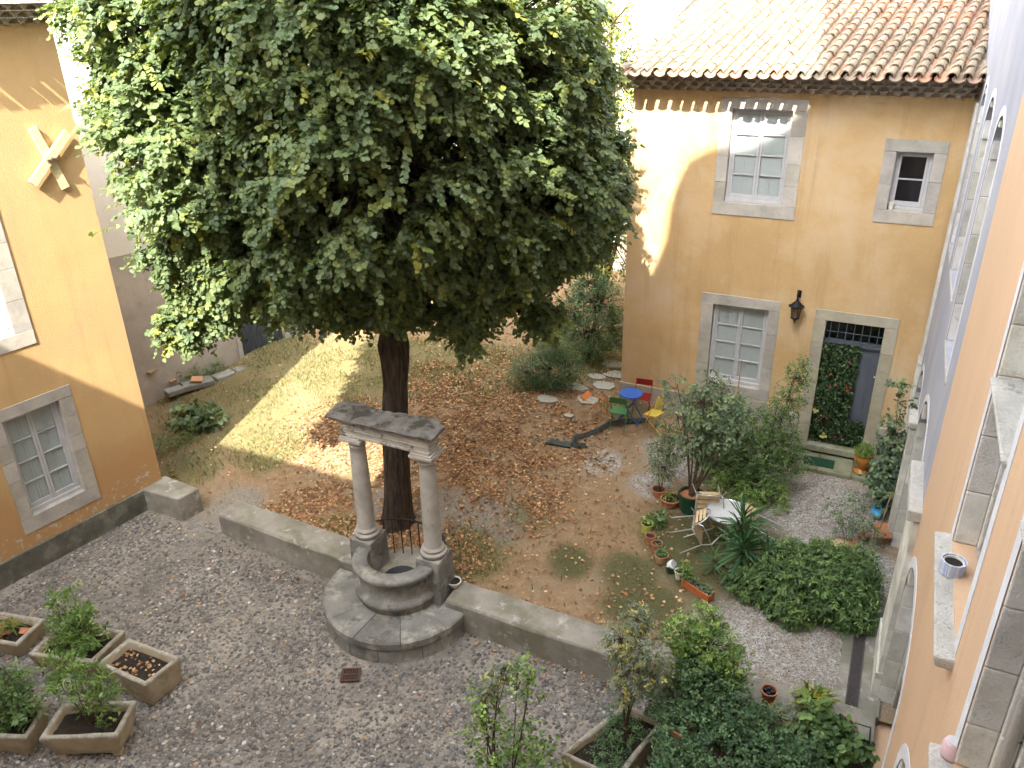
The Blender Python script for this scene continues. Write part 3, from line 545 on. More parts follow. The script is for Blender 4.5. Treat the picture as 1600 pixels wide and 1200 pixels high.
def tile_roof(house, P, u0, u1, o_eave, z_eave, length, slope, sp=.253, row=.33, shear=0., seed=2, clipf=None):
    b = MB(); q = random.Random(seed); n = int(round((u1-u0)/sp)); nr = int(length/row); sl = math.atan(slope); cs_, sn_ = math.cos(sl), math.sin(sl)
    def pt(u, s, h):                       # s: metres up the slope; h: height over the slope
        o = o_eave-s*cs_+h*sn_*-1*0; return P.p(u+shear*s, z_eave+s*sn_+h*cs_, o-h*sn_*-1)
    K = 6
    pal_ = [(1.0, .96, .9), (1.12, .80, .68), (.85, .87, .84), (1.12, 1.06, .9), (1.0, .74, .62), (1.2, 1.05, 1.0), (.8, .76, .68)]
    for i in range(n+1):
        for j in range(nr):
            cu = u0+i*sp+q.uniform(-.014, .014)+.012*math.sin(j*.7+i*1.9)
            if clipf and not clipf(cu+shear*j*row, j*row): continue
            tc = pal_[q.randrange(7)]; k_ = q.uniform(.85, 1.15)
            old = 1-sst(1.1, 3.0, j*row+q.uniform(-.6, .6)); oldc = (.72, .76, .70)
            tc = tuple(c*k_*(1-old)+o*old*k_ for c, o in zip(tc, oldc))
            s0 = j*row-(.0 if j else .03)+q.uniform(-.03, .03); s1 = s0+row+.10; r0, r1 = .094, .074; lift0, lift1 = .085, .06
            vs = []
            for (s, r, lf) in ((s0, r0-.016, lift0-.004), (s0, r0, lift0), (s1, r1, lift1)):
                for e in range(K+1): a = math.pi*e/K; vs.append(pt(cu+r*math.cos(a), s, lf-.03+r*math.sin(a)*.95))
            m_ = K+1; b.add(vs, [(x*m_+e, x*m_+e+1, (x+1)*m_+e+1, (x+1)*m_+e) for x in range(2) for e in range(K)], tc)
            # channel tile to the side
            cu2 = cu+sp/2
            if cu2 > u1+.02: continue
            tc2 = pal_[q.randrange(7)]; k_ = q.uniform(.7, 1.0); tc2 = tuple(c*k_ for c in tc2)
            s0 = j*row-(.14 if j == 0 else 0)+q.uniform(-.01, .01); s1 = s0+row+(.24 if j == 0 else .10); vs = []
            for (s, r, lf) in ((s0, .118, .085), (s0, .10, .085), (s1, .092, .075)):
                for e in range(K+1): a = math.pi+math.pi*e/K; vs.append(pt(cu2+r*math.cos(a), s, lf+r*math.sin(a)*.8))
            b.add(vs, [(x*m_+e, x*m_+e+1, (x+1)*m_+e+1, (x+1)*m_+e) for x in range(2) for e in range(K)], tc2)
    b.add([pt(u0-.05, .05, -.02), pt(u1+.1, .05, -.02), pt(u1+.1, length, -.02), pt(u0-.05, length, -.02)], [(0, 1, 2, 3)], (.6, .5, .45))
    return b.build('roof', MT['tile'], house, smooth=False)

# ================================================================== OCHRE HOUSE WITH THE IVY DOOR (front plane y = 17.5)
XL = -5.48
hr = thing('ochre_house', 'ochre house with tiled roof, grey door and ivy panel facing the garden', 'house', (-2.2, 17.5, .4))
PR = Pl((0, YF, 0), (1, 0, 0), (0, -1, 0))
U1 = (-3.37, -2.18, 6.01, 7.91); U1o = (-3.60, -1.90, 5.74, 8.13)
W1 = (-3.38, -2.16, 1.76, 3.70); W1o = (-3.65, -1.93, 1.50, 3.94)
D1 = (-.95, .21, .66, 3.66); D1o = (-1.20, .46, .50, 3.89)
S1 = (-.18, .465, 6.11, 7.24); S1o = (-.41, .69, 5.86, 7.47)
b = MB(); outer = [(XL, 1.33), (1.02, 1.33), (1.02, 8.24), (XL, 8.24)]
ins = lambda o: rect(o[0]+.02, o[1]-.02, o[2]+.02, o[3]-.02)
holes = [ins(U1o), ins(W1o), ins(S1o)]
dr = [(D1o[0]+.02, 1.33), (D1o[0]+.02, D1o[3]-.02), (D1o[1]-.02, D1o[3]-.02), (D1o[1]-.02, 1.33)]
outer = [(XL, 1.33)]+dr+[(1.02, 1.33), (1.02, 8.24), (XL, 8.24)]
wall_face(b, PR, outer, holes, .3)
b.add([(XL, YF, -.2), (XL, 26, -.2), (XL, 26, 8.24), (XL, YF, 8.24)], [(0, 1, 2, 3)]); b.add([(XL, 26, -.2), (3, 26, -.2), (3, 26, 8.24), (XL, 26, 8.24)], [(0, 1, 2, 3)])
b.add([(XL, YF+.45, 8.2), (3, YF+.45, 8.2), (3, 26, 8.2), (XL, 26, 8.2)], [(0, 1, 2, 3)])
b.add([(XL, YF+.75, 0), (3, YF+.75, 0), (3, YF+.75, 8.2), (XL, YF+.75, 8.2)], [(0, 1, 2, 3)])
b.build('wall', MT['ochre'], hr)
b = MB(); PR.box(b, .47, 1.0, .2, 1.345, -.2, .035); b.build('plinth', MT['plinth2'], hr, bevel=.01); b = MB(); PR.box(b, XL-.03, -3.66, .2, 1.345, -.2, .035); PR.box(b, -3.66, -1.92, .2, 1.49, -.2, .035); PR.box(b, -1.92, -1.21, .2, 1.345, -.2, .035)
b.build('plinth', MT['plinth2'], hr, bevel=.01)
casement(hr, PR, U1, U1o, 4, seed=11, label='tall upper window with closed grey inner shutters')
casement(hr, PR, W1, W1o, 4, seed=12, label='ground floor window with closed grey inner shutters')
sw = casement(hr, PR, S1, S1o, 2, 1, seed=13, shutters=False, nblk=2, label='small dark upper window with two panes')
# door
b = MB(); surround(b, PR, D1, D1o, 6, 5, .28, .022, sill=False); door = b.build('door', MT['stone2'], hr, bevel=.006); door['label'] = 'slate blue panelled door in a stone surround'
b = MB(); tz = 3.13; oo = -.2
PR.box(b, D1[0], D1[1], tz, tz+.05, oo-.06, oo+.04); PR.box(b, D1[0], D1[1], tz-.06, tz, oo-.06, oo+.055); PR.box(b, D1[0], D1[1], tz-.1, tz-.06, oo-.06, oo+.03)
for a, c in ((D1[0], D1[0]+.05), (D1[1]-.05, D1[1])): PR.box(b, a, c, D1[2], tz-.1, oo-.06, oo+.01)
PR.box(b, D1[0], D1[1], 3.60, 3.66, oo-.06, oo+.01)
b.build('door_frame', MT['doorpaint'], door, bevel=.006)
mid = (D1[0]+D1[1])/2
for a, c in ((D1[0]+.05, mid-.002), (mid+.002, D1[1]-.05)):
    b = MB(); PR.box(b, a, c, D1[2]+.02, tz-.102, oo-.05, oo-.012)
    for za, zc in ((D1[2]+.12, D1[2]+.62), (D1[2]+.74, tz-.22)):
        PR.box(b, a+.08, c-.08, za, zc, oo-.012, oo+.002); PR.box(b, a+.115, c-.115, za+.035, zc-.035, oo+.002, oo+.012)
    b.build('door_leaf', MT['doorpaint'], door, bevel=.006)
b = MB()
for k in range(7): u = D1[0]+.1+k*(D1[1]-D1[0]-.2)/6; b.tube([PR.p(u, tz+.05, oo+.09), PR.p(u, 3.655, oo+.09)], .011, 6)
PR.box(b, D1[0], D1[1], 3.38, 3.395, oo+.083, oo+.097)
b.build('transom_bars', MT['doorpaint'], door)
b = MB(); b.add([PR.p(D1[0], tz+.05, oo), PR.p(D1[1], tz+.05, oo), PR.p(D1[1], 3.6, oo), PR.p(D1[0], 3.6, oo)], [(0, 1, 2, 3)]); b.build('pane', MT['glass'], door)
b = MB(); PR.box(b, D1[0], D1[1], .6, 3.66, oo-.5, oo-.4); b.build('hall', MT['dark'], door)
b = MB(); b.lathe([(0, .02), (.017, .015), (.02, 0)], PR.p(D1[1]-.02, 2.45, oo+.05), 10, rot=rotxyz(R(90), 0, 0)); b.build('door_knob', MT['white'], door, smooth=True)
b = MB(); PR.box(b, D1[0]-.1, D1[1]+.05, .50, .655, -.3, .10, (1.5, 1.45, 1.6)); b.build('threshold', MT['mossy'], door, bevel=.02)
genoise(hr, PR, XL-.08, 1.0, 8.24)
tile_roof(hr, PR, XL-.12, 1.3, .62, 8.60, 9.4, .28, shear=.13)
b = MB(); b.add([(XL-.1, YF-.2, 8.24), (XL-.1, 26, 8.24), (XL-.1, 26, 10.8), (XL-.1, YF-.2, 8.6)], [(0, 1, 2, 3)]); b.build('gable', MT['mortar'], hr)
# genoise return and verge
# doorstep
b = MB(); PR.box(b, -1.42, -.62, .28, .445, .03, .80, (1, 1, 1)); PR.box(b, -.615, .10, .28, .45, .03, .82, (1.1, 1.1, 1.05)); PR.box(b, .105, .62, .28, .445, .03, .80, (.9, .95, .85))
PR.box(b, -1.42, .62, .15, .28, .0, .95, (.7, .75, .6))
PR.box(b, -1.75, -1.43, .2, .50, .03, .45, (.9, .9, .8))
tag(b.build('doorstep', MT['mossy'], bevel=.025), 'mossy stone doorstep slabs under the ivy door', 'doorstep')
b = MB(); PR.box(b, -.93, -.28, .452, .470, .30, .66); tag(b.build('doormat', MT['mat'], bevel=.004), 'dark green rectangular doormat on the stone doorstep', 'doormat')
# ivy panel on the door
b = MB(); iu0, iu1 = D1[0]+.02, -.20; PR.box(b, iu0, iu1, .70, 3.10, oo+.04, oo+.06); PR.box(b, iu1, D1[1]-.04, .70, 1.25, oo+.03, oo+.05)
iv = thing('ivy_panel', 'artificial ivy screen with small red and yellow flowers on the door', 'ivy screen', PR.p(-.5, .7, oo+.05))
b.build('backing', MT['iron'], iv)
n = 4600; u = rng.uniform(iu0-.01, iu1+.02, n); z = rng.uniform(.70, 3.10, n)
n2_ = 900; u = np.concatenate([u, rng.uniform(iu1, D1[1]-.03, n2_)]); z = np.concatenate([z, .72+rng.random(n2_)*(.66)*(1-.35*rng.random(n2_))]); n += n2_
P = np.stack([u, YF-(oo+.06+rng.uniform(0, .06, n)), z], -1)
D = np.stack([rng.normal(0, .7, n), -rng.uniform(0, .6, n), rng.normal(-.4, .6, n)], -1); N = np.stack([rng.normal(0, .5, n), -np.ones(n), rng.normal(.3, .5, n)], -1)
leaf_mesh('foliage', MT['shrubleaf'], P, D, N, rng.uniform(.03, .06, n), tints(n, [(.012, .03, .01), (.025, .06, .015), (.05, .10, .03), (.16, .22, .08)], .3, [.35, .35, .22, .08]), SH_ROUND, iv)
for name, num, cols, ln in (('red_flowers', 42, [(.42, .06, .05), (.45, .14, .08), (.35, .08, .14)], .026), ('yellow_leaves', 26, [(.6, .58, .15), (.6, .6, .3)], .075)):
    u = rng.uniform(iu0+.05, iu1-.03, num//3 if name == 'red_flowers' else 2); z = rng.uniform(.85, 3.0, len(u)); u = np.repeat(u, 4)+rng.normal(0, .015, len(u)*4); z = np.repeat(z, 4)+rng.normal(0, .015, len(z)*4); k = len(u)
    P = np.stack([u, YF-(oo+.15+rng.uniform(0, .02, k)), z], -1); D = np.stack([rng.normal(0, 1, k), -np.full(k, .2), rng.normal(0, 1, k)], -1)
    tag(leaf_mesh(name, MT['shrubleaf'], P, D, np.tile([0, -1., .3], (k, 1)), np.full(k, ln), tints(k, cols, .15), SH_ROUND, iv), kind='stuff')
# lantern
la = thing('wall_lantern', 'black wall lantern with amber panes between window and door', 'lantern', (-1.58, YF, 4.1))
lx, ly = -1.58, YF-.22
b = MB(); b.box((lx, YF-.012, 4.17), (.09, .024, .16)); b.tube([(lx, YF-.02, 4.2), (lx, YF-.08, 4.27), (lx, ly+.03, 4.26), (lx, ly, 4.2), (lx, ly, 4.08)], .013, 8); b.tube([(lx, YF-.02, 4.1), (lx, ly+.06, 4.16), (lx, ly+.02, 4.24)], .009, 8); b.build('bracket', MT['iron'], la)
b = MB(); b.lathe([(.0, 4.13), (.025, 4.13), (.03, 4.09), (.05, 4.07), (.09, 4.03), (.13, 3.985), (.165, 3.97), (.165, 3.96), (.10, 3.955), (0, 3.955)], (lx, ly, 0), 12); b.build('cap', MT['iron'], la)
b = MB(); b.lathe([(.0, 3.95), (.10, 3.95), (.075, 3.71), (0, 3.71)], (lx, ly, 0), 6); b.build('lamp_glass', MT['lamppane'], la)
b = MB()
for k in range(6): a = k*math.pi/3; b.tube([(lx+.105*math.cos(a), ly+.105*math.sin(a), 3.96), (lx+.08*math.cos(a), ly+.08*math.sin(a), 3.70)], .007, 5)
b.lathe([(.0, 3.715), (.09, 3.715), (.095, 3.69), (.05, 3.67), (.035, 3.64), (.012, 3.62), (.010, 3.57), (0, 3.56)], (lx, ly, 0), 12); b.build('cage', MT['iron'], la)
b = MB(); PR.box(b, .35, .43, .96, 1.06, .0, .0); b = MB(); PR.box(b, .53, .60, 1.42, 1.52, 0.0, .025); tag(b.build('doorbell', MT['white'], bevel=.004), 'small white doorbell box on the ochre wall by the door', 'doorbell')
# things on the small window sill
def pot(name, label, cat, c, r, h, m, rim=.0, soil=True, rb=.75, group=None, fill='soil', n=24, part='pot_body'):
    t_ = thing(name, label, cat, c, group); b = MB(); x, y, z = c; w_ = max(.008, r*.08)
    b.lathe([(0, 0), (r*rb, 0), (r*.5*(rb+1), h*.5), (r*.97, h*.84), (r*.98+rim, h*.85), (r+rim, h*.9), (r+rim, h), (r-w_, h), (r-w_*1.3, h*.85), (r*.8*rb, .02), (0, .02)], (x, y, z), n)
    b.build(part, MT[m], t_, smooth=False, bevel=0)
    if soil: b = MB(); b.lathe([(0, h*.84), (r*.6, h*.85), (r-w_*1.2, h*.83)], (x, y, z), n); b.build('soil', MT[fill], t_)
    return t_
p0 = PR.p(-.11, 6.11, -.07); pot('flower_pot', 'tiny white and terracotta pot on the small upper window sill', 'pot', (p0[0], p0[1], 6.112), .06, .14, 'white', rim=.005, fill='terracotta')
# ================================================================== OCHRE HOUSE BESIDE THE COURTYARD
TH = R(81.5); PL = Pl((-13.48, 9.636, 0), (math.cos(TH), math.sin(TH), 0), (math.sin(TH), -math.cos(TH), 0))
hl = thing('ochre_house', 'ochre house with crossed iron wall anchor beside the pebble courtyard', 'house', (-13.48, 9.636, .2))
A1 = (-2.16, -1.12, 1.36, 3.37); A1o = (-2.38, -.86, 1.05, 3.60)
A2 = (-2.62, -1.52, 4.84, 6.95); A2o = (-2.88, -1.20, 4.57, 7.2)
b = MB(); wall_face(b, PL, [(-12, .3), (.48, .3), (.48, 9.82), (-12, 9.82)], [ins(A1o), ins(A2o)], .3)
pz = lambda u, off: [tuple(PL.p(u, z, off)) for z in (.1, 9.82)]
b.add([PL.p(.48, .1, 0), PL.p(.48, .1, -7), PL.p(.48, 9.82, -7), PL.p(.48, 9.82, 0)], [(0, 1, 2, 3)])
b.add([PL.p(-12, .1, -7), PL.p(.48, .1, -7), PL.p(.48, 9.82, -7), PL.p(-12, 9.82, -7)], [(0, 1, 2, 3)])
b.add([PL.p(-12, 9.8, .0), PL.p(.48, 9.8, .0), PL.p(.48, 9.8, -7), PL.p(-12, 9.8, -7)], [(0, 1, 2, 3)])
b.build('wall', MT['ochre_base'], hl)
b = MB(); PL.box(b, -12, .0, .0, .75, -.2, .05); b.build('plinth', MT['plinth'], hl, bevel=.015)
casement(hl, PL, A1, A1o, 4, seed=21, label='lower window with closed grey shutters behind weathered sashes', nblk=5)
w2 = casement(hl, PL, A2, A2o, 4, seed=22, sash='sash_white', label='sunlit upper window with white sashes', nblk=4)
b = MB(); b.tube([PL.p(A2[0], A2[2]+.42, -.04), PL.p(A2[1], A2[2]+.42, -.04)], .012, 6); b.tube([PL.p(A2[1]-.02, A2[2]+.1, -.04), PL.p(A2[1]-.02, A2[2]+.42, -.04)], .01, 6); b.tube([PL.p(A2[0], A2[2]+.14, -.04), PL.p(A2[1], A2[2]+.14, -.04)], .01, 6); b.build('guard_rail', MT['alu'], w2)
genoise(hl, PL, -6.0, .50, 9.80, step=.085)
tile_roof(hl, PL, -5.5, .48, .33, 10.17, 1.4, .28, seed=9)
an = thing('wall_anchor', 'cream coloured cross shaped wall anchor bolted high on the ochre wall', 'wall anchor', PL.p(-.14, 7.69, .05))
MT['anchor'] = mat('cream_painted_anchor', (.62, .52, .30), .8, .1, 8, stain=(.45, .33, .18), sthr=(.62, .7), sscale=9)
for k, (a, c) in enumerate((((-.29, 8.20), (.01, 7.13)), ((.27, 8.06), (-.56, 7.31)))):
    pa, pc = PL.p(*a, .03+.05*k), PL.p(*c, .03+.05*k); d = pc-pa; L_ = np.linalg.norm(d); d = d/L_; s_ = np.cross(PL.n, d); rot = np.stack([d, PL.n, s_], 1)
    b = MB(); b.box((pa+pc)/2, (L_, .06, .15), rot); b.build('anchor_bar', MT['anchor'], an, bevel=.006)
b = MB(); b.tube([PL.p(-.14, 7.69, 0), PL.p(-.14, 7.69, .26)], .012, 8); b.box(PL.p(-.14, 7.65, .125), (.17, .035, .04), PL.rot); b.build('bolt', MT['rust'], an)

bd = at(232, 578, 1.5)
t_ = thing('garden_bench', 'rough brown wooden board on legs behind the ochre house corner', 'wooden bench', (bd[0], bd[1], .8))
b = MB(); b.box((bd[0]-.2, bd[1], 1.5), (.8, .45, .05), rotz(.2)); b.build('board', MT['wood'], t_, bevel=.005)
for sx in (-.3, .3): b = MB(); b.box((bd[0]-.2+sx, bd[1], 1.12), (.06, .06, .72), rotz(.2)); b.build('leg', MT['wood'], t_)

# ================================================================== FAR WALLS
PFW = Pl((-16.14, 14.66, 0), (.3030, .9530, 0), (.9530, -.3030, 0))
fw = thing('outbuilding', 'plastered building with dark double plank doors, tinted grey for shade below and white for sun above', 'building', (-16.14, 14.66, .9))
b = MB(); fd = (.86, 2.22, .8, 3.25)
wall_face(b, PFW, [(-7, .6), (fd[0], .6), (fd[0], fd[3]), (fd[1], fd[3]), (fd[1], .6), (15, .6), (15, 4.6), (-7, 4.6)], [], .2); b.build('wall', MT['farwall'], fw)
b = MB(); PFW.box(b, -7, 15, 4.605, 11.5, -.5, .012); b.build('upper_wall', MT['whitewall'], fw)  # same wall as below: white for the sunlit part, grey under the shadow line
b = MB(); PFW.box(b, -7, 15, 11.5, 11.8, -.5, .3); b.build('roof_edge', MT['mortar'], fw)
for a, c in ((fd[0], (fd[0]+fd[1])/2-.006), ((fd[0]+fd[1])/2+.006, fd[1])):
    b = MB(); n = 6; o = -.12
    for k in range(n): PFW.box(b, a+(c-a)*k/n+.003, a+(c-a)*(k+1)/n-.003, fd[2], fd[3], o-.04, o)
    dl = b.build('door', MT['barn'], fw); b = MB()
    b3 = MB()
    for zz_ in (2.05, 2.9): PFW.box(b3, a+.01, c-.01, zz_, zz_+.15, o, o+.03)
    inner = c if a == fd[0] else a; outer_ = a if a == fd[0] else c
    pa, pc = PFW.p(outer_, .95, o+.016), PFW.p(inner, 2.03, o+.016); d = pc-pa; L_ = np.linalg.norm(d); d /= L_; b.box((pa+pc)/2, (L_, .03, .11), np.stack([d, PFW.n, np.cross(d, PFW.n)], 1))
    b.build('brace', MT['barn'], dl)
    b = b3; b.build('batten', MT['barn'], dl)
b = MB(); PFW.box(b, fd[1]+.002, fd[1]+.2, .7, 3.3, -.02, .02); PFW.box(b, fd[0]-.14, fd[0]-.002, .7, 3.3, -.02, .02); b.build('door_surround', MT['stone'], fw)
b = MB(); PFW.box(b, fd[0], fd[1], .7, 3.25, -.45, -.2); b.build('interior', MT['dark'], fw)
kp = [at(x, y, .98) for x, y in ((262, 612), (290, 603), (340, 590), (400, 568), (450, 550), (520, 524), (600, 502), (690, 476), (760, 455))]
b = MB(); qq = random.Random(8)
for a, c in zip(kp[:-1], kp[1:]):
    nb = max(1, int(np.linalg.norm(c-a)/.42))
    for k in range(nb):
        p_, q_ = a+(c-a)*k/nb, a+(c-a)*(k+1)/nb; d = q_-p_; tn = qq.uniform(.35, .6)
        b.box((p_+q_)/2+np.array([qq.uniform(-.04, .04)-.15, 0, -.09]), (np.linalg.norm(d)-.03, qq.uniform(.30, .42), .16), rotz(math.atan2(d[1], d[0])+qq.uniform(-.06, .06)), (tn, tn, tn*.95))
tag(b.build('stone_edging', MT['jamb'], bevel=.03), 'row of rough grey edging stones along the foot of the far plastered wall', 'stone edging')
b = MB()
for k in range(9):
    p_ = at(250+qq.uniform(-8, 60), 590+qq.uniform(-14, 8), 1.05); b.box(p_, (.3, .2, .05), rotxyz(qq.uniform(-.3, .3), qq.uniform(-.3, .3), qq.uniform(0, 3)), (qq.uniform(.8, 1.3), .8, .7))
tag(b.build('broken_tiles', MT['orangeclay'], bevel=.004), 'loose broken clay tiles heaped against the far plastered wall', 'broken tiles')

wb = thing('white_building', 'sunlit white rendered building rising behind the tiled roof', 'building', (-2, 27, 0))
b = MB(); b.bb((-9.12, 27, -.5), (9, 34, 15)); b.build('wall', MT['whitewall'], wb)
b = MB(); b.bb((-9.0, 26.93, 8.38), (9, 26.998, 8.43)); b.build('string_course', MT['sill'], wb)
gb = thing('grey_building', 'tall building glimpsed behind the linden crown, coloured grey to stand for shade', 'building', (-16, 31, 0))
b = MB(); b.bb((-24, 31, -.5), (-9.2, 36, 15)); b.build('wall', MT['farwall'], gb)  # grey colour imitates the shaded strip beside the white building
b = MB()
for x0 in (-21, -17.5, -14):
    for z0 in (4.5, 8.5): b = MB(); b.bb((x0, 30.97, z0), (x0+1.1, 30.995, z0+1.9)); b.build('window', MT['barn'], gb)

# ================================================================== GALLERY BUILDING (wall plane x = 1) AND THE BUILDINGS BEHIND THE VIEWER
gl = thing('gallery_building', 'old mansion wall in pink ochre and white lime with arched stone windows', 'building', (1, 8, .3))
PG = Pl((1, 0, 0), (0, 1, 0), (-1, 0, 0))
def archpoly(u0, u1, z0, zs, zt, pw=1.0, n=14):
    m_ = (u0+u1)/2; w_ = (u1-u0)/2; top = []
    for k in range(n+1):
        a = math.pi*k/n; top.append((m_+w_*math.cos(a), zs+(zt-zs)*math.sin(a)**pw))
    return [(u0, z0), (u1, z0)]+top
def grow(u0, u1, z0, zs, zt, g, low=0): return (u0-g, u1+g, z0-low, zs, zt+g)
ARCH = {'A': (5.80, 7.26, 5.44, 8.7, 9.7, 'p'), 'N': (2.6, 4.74, 5.3, 8.6, 9.6, 'p'), 'G1': (7.98, 10.32, .3, 2.5, 3.42, 'p'), 'G0': (4.6, 6.95, .3, 2.6, 3.5, 'p'),
        'F1': (11.45, 12.75, 5.35, 8.0, 8.62, 'l'), 'F2': (13.5, 14.9, 5.8, 7.9, 8.62, 'l'), 'F3': (15.7, 16.6, 5.8, 7.9, 8.62, 'l'), 'G2': (11.7, 14.5, .3, 2.8, 4.0, 'l'), 'G3': (15.1, 16.9, .3, 2.4, 3.4, 'l')}
for key, u0, u1, mt_ in (('p', -7, 10.5, 'pink'), ('l', 10.5, 26, 'lilac')):
    b = MB(); hs_ = [archpoly(*v[:5]) if v[2] > .5 else archpoly(*v[:5]) for k, v in ARCH.items() if v[5] == key]
    wall_face(b, PG, [(u0, -.3), (u1, -.3), (u1, 12.5), (u0, 12.5)], hs_, .5); b.build('wall', MT[mt_], gl)
b = MB(); b.bb((1.6, -7, -.3), (9, 26, 12.5)); b.build('inner_block', MT['dark'], gl)
b = MB(); b.bb((.7, -7, 12.5), (9, 26, 12.9)); b.build('roof', MT['mortar'], gl)
for k, (u0, u1, z0, zs, zt, key) in ARCH.items():
    g_ = .15 if key == 'p' else .12
    b = MB(); big = archpoly(*grow(u0, u1, z0, zs, zt, g_)); sm = archpoly(u0, u1, z0, zs, zt)
    # ring between the two outlines
    n_ = len(big); vs = [PG.p(u, z, .006) for u, z in big]+[PG.p(u, z, .006) for u, z in sm]+[PG.p(u, z, -.002) for u, z in big]
    b.add(vs, [(i, (i+1) % n_, n_+(i+1) % n_, n_+i) for i in range(1, n_)]+[(i, (i+1) % n_, 2*n_+(i+1) % n_, 2*n_+i) for i in range(1, n_)])
    wn_ = b.build('window' if z0 > 1 else 'doorway', MT['band'], gl)
    q = random.Random(ord(k[0])*7+len(k)); b = MB(); b2 = MB(); zc = z0
    while zc < zt-.02:                                     # stacked jamb stones with a stepped moulding
        h_ = min(q.uniform(.38, .62), zt-zc); tn = q.uniform(.85, 1.2); tt = (tn, tn, tn*q.uniform(.93, 1.04))
        lim = lambda z: (0 if z < zs else (u1-u0)/2*(1-math.sqrt(max(0, 1-((z-zs)/(zt-zs))**2))))
        e = lim(zc+h_/2)
        for (o0, o1, ex) in ((-.50, -.32, .10), (-.318, -.20, .05), (-.198, -.004, .015)):
            PG.box(b, u1-e-ex, u1-e+.3, zc+.004, zc+h_-.004, o0, o1, tt); PG.box(b2, u0+e-.3, u0+e+ex, zc+.004, zc+h_-.004, o0, o1, tt)
        zc += h_
    b.build('jamb', MT['jamb'], wn_, bevel=.012); b2.build('jamb', MT['jamb'], wn_, bevel=.012)
    for du, do, rr in ((.045, -.26, .04), (.085, -.40, .03)):
        b = MB(); b.tube([PG.p(u1-du, z0, do), PG.p(u1-du, zs+.2, do)], rr, 8); b.build('moulding', MT['jamb'], wn_, smooth=True)
    b = MB(); b.add([PG.p(u1, z0, -.46), PG.p(u0, z0, -.46), PG.p(u0, zt, -.46), PG.p(u1, zt, -.46)], [(0, 1, 2, 3)]); b.build('pane', MT['glass'], wn_)
    if z0 > 1:
        b = MB(); s0, s1 = u0-.18, u1+.15; zz0 = z0-.12
        b.prism([PG.p(s0, zz0, -.4), PG.p(s1, zz0, -.4), PG.p(s1, zz0, .13 if key == 'p' else .012), PG.p(s0, zz0, .13 if key == 'p' else .012)], [PG.p(s0, z0+.012, -.4), PG.p(s1, z0+.012, -.4), PG.p(s1, z0-.02, .15 if key == 'p' else .014), PG.p(s0, z0-.02, .15 if key == 'p' else .014)])
        b.build('sill', MT['sill'], wn_, bevel=.02)
    if k in 'AN':
        b = MB(); zt_ = 7.12 if k == 'A' else 7.3
        b.prism([PG.p(u0-.02, zt_-.14, -.46), PG.p(u1+.02, zt_-.14, -.46), PG.p(u1+.02, zt_-.06, .03), PG.p(u0-.02, zt_-.06, .03)], [PG.p(u0-.02, zt_+.02, -.46), PG.p(u1+.02, zt_+.02, -.46), PG.p(u1+.02, zt_, .05), PG.p(u0-.02, zt_, .05)]); b.build('transom', MT['sill'], wn_, bevel=.02)
    if k in ('A', 'N'):
        b = MB(); PG.box(b, (u0+u1)/2-.06, (u0+u1)/2+.06, z0, zt-.1, -.45, -.36); PG.box(b, u1-.13, u1-.08, z0, zt-.1, -.45, -.40); PG.box(b, u0+.1, u1-.13, z0, z0+.09, -.45, -.40); b.build('casement', MT['sash'], wn_, bevel=.006)
# footing stones and pier
b = MB(); q = random.Random(2)
for (u0, u1, o1, h) in ((10.335, 11.63, .10, .9), (10.36, 11.6, .07, 3.6), (14.55, 15.05, .09, 2.9), (16.95, 17.45, .07, 3.2), (6.98, 7.95, .05, .7)):
    zc = .25
    b = MB()
    while zc < h: h_ = q.uniform(.35, .55); tn = q.uniform(.85, 1.2); PG.box(b, u0, u1, zc, min(h, zc+h_)-.001, -.1, o1-.001*(zc > .9), (tn, tn, tn*.94)); zc += h_
    b.build('pier', MT['jamb'], gl)
b = MB(); PG.box(b, 10.32, 11.75, 3.62, 3.80, -.1, .17); b.build('impost', MT['sill'], gl, bevel=.025); b = MB(); PG.box(b, 14.5, 15.1, 2.92, 3.05, -.1, .15); b.build('impost', MT['sill'], gl, bevel=.025)
b = MB(); PG.box(b, 17.05, 17.42, .3, 8.2, -.1, .05); b.build('quoin', MT['jamb'], gl, bevel=.02)

bs = thing('shade_building', 'unseen building behind the viewpoint, its outline shaped to shade the courtyard', 'building', (-2, -4, -.3))
b = MB(); yb = -1.2; ux = lambda u: u+.14*1.2; v2z = lambda v: v-yb
b.bb((-30, -8, -.3), (ux(-7.47), yb, v2z(12.6))); b.build('wing_wall', MT['farwall'], bs)
SIL = [(-7.47, 20.0), (-5.6, 19.6), (-4.8, 18.3), (-3.0, 18.5), (-2.87, 20.8), (-2.39, 21.84), (-2.12, 22.6), (-2.08, 23.4), (-1.95, 23.9), (-1.75, 24.35), (-1.3, 24.62), (-.46, 24.85), (.3, 25.3), (.72, 25.7), (.8, 32), (2.4, 33)]  # unseen wall outline, traced back from the shadow edges it has to cast
b = MB(); fr = [(ux(u), yb, v2z(v)) for u, v in SIL]+[(ux(2.4), yb, -.3), (ux(-7.47), yb, -.3)]; n_ = len(fr)
tri = tessellate_polygon([[Vector((p_[0], p_[2], 0)) for p_ in fr]]); bk = [(x, -2.2, z-.8) for x, y, z in fr]
b.add(fr+bk, [tuple(t) for t in tri]+[tuple(n_+k for k in t) for t in tri]+[(k, (k+1) % n_, n_+(k+1) % n_, n_+k) for k in range(n_)]); b.build('shade_outline_wall', MT['farwall'], bs)
b = MB(); b.bb((1.3, 1, 12.95), (9, 8, 27)); b.build('shade_block', MT['farwall'], gl)  # unseen block added above the gallery to shade the tiled roof
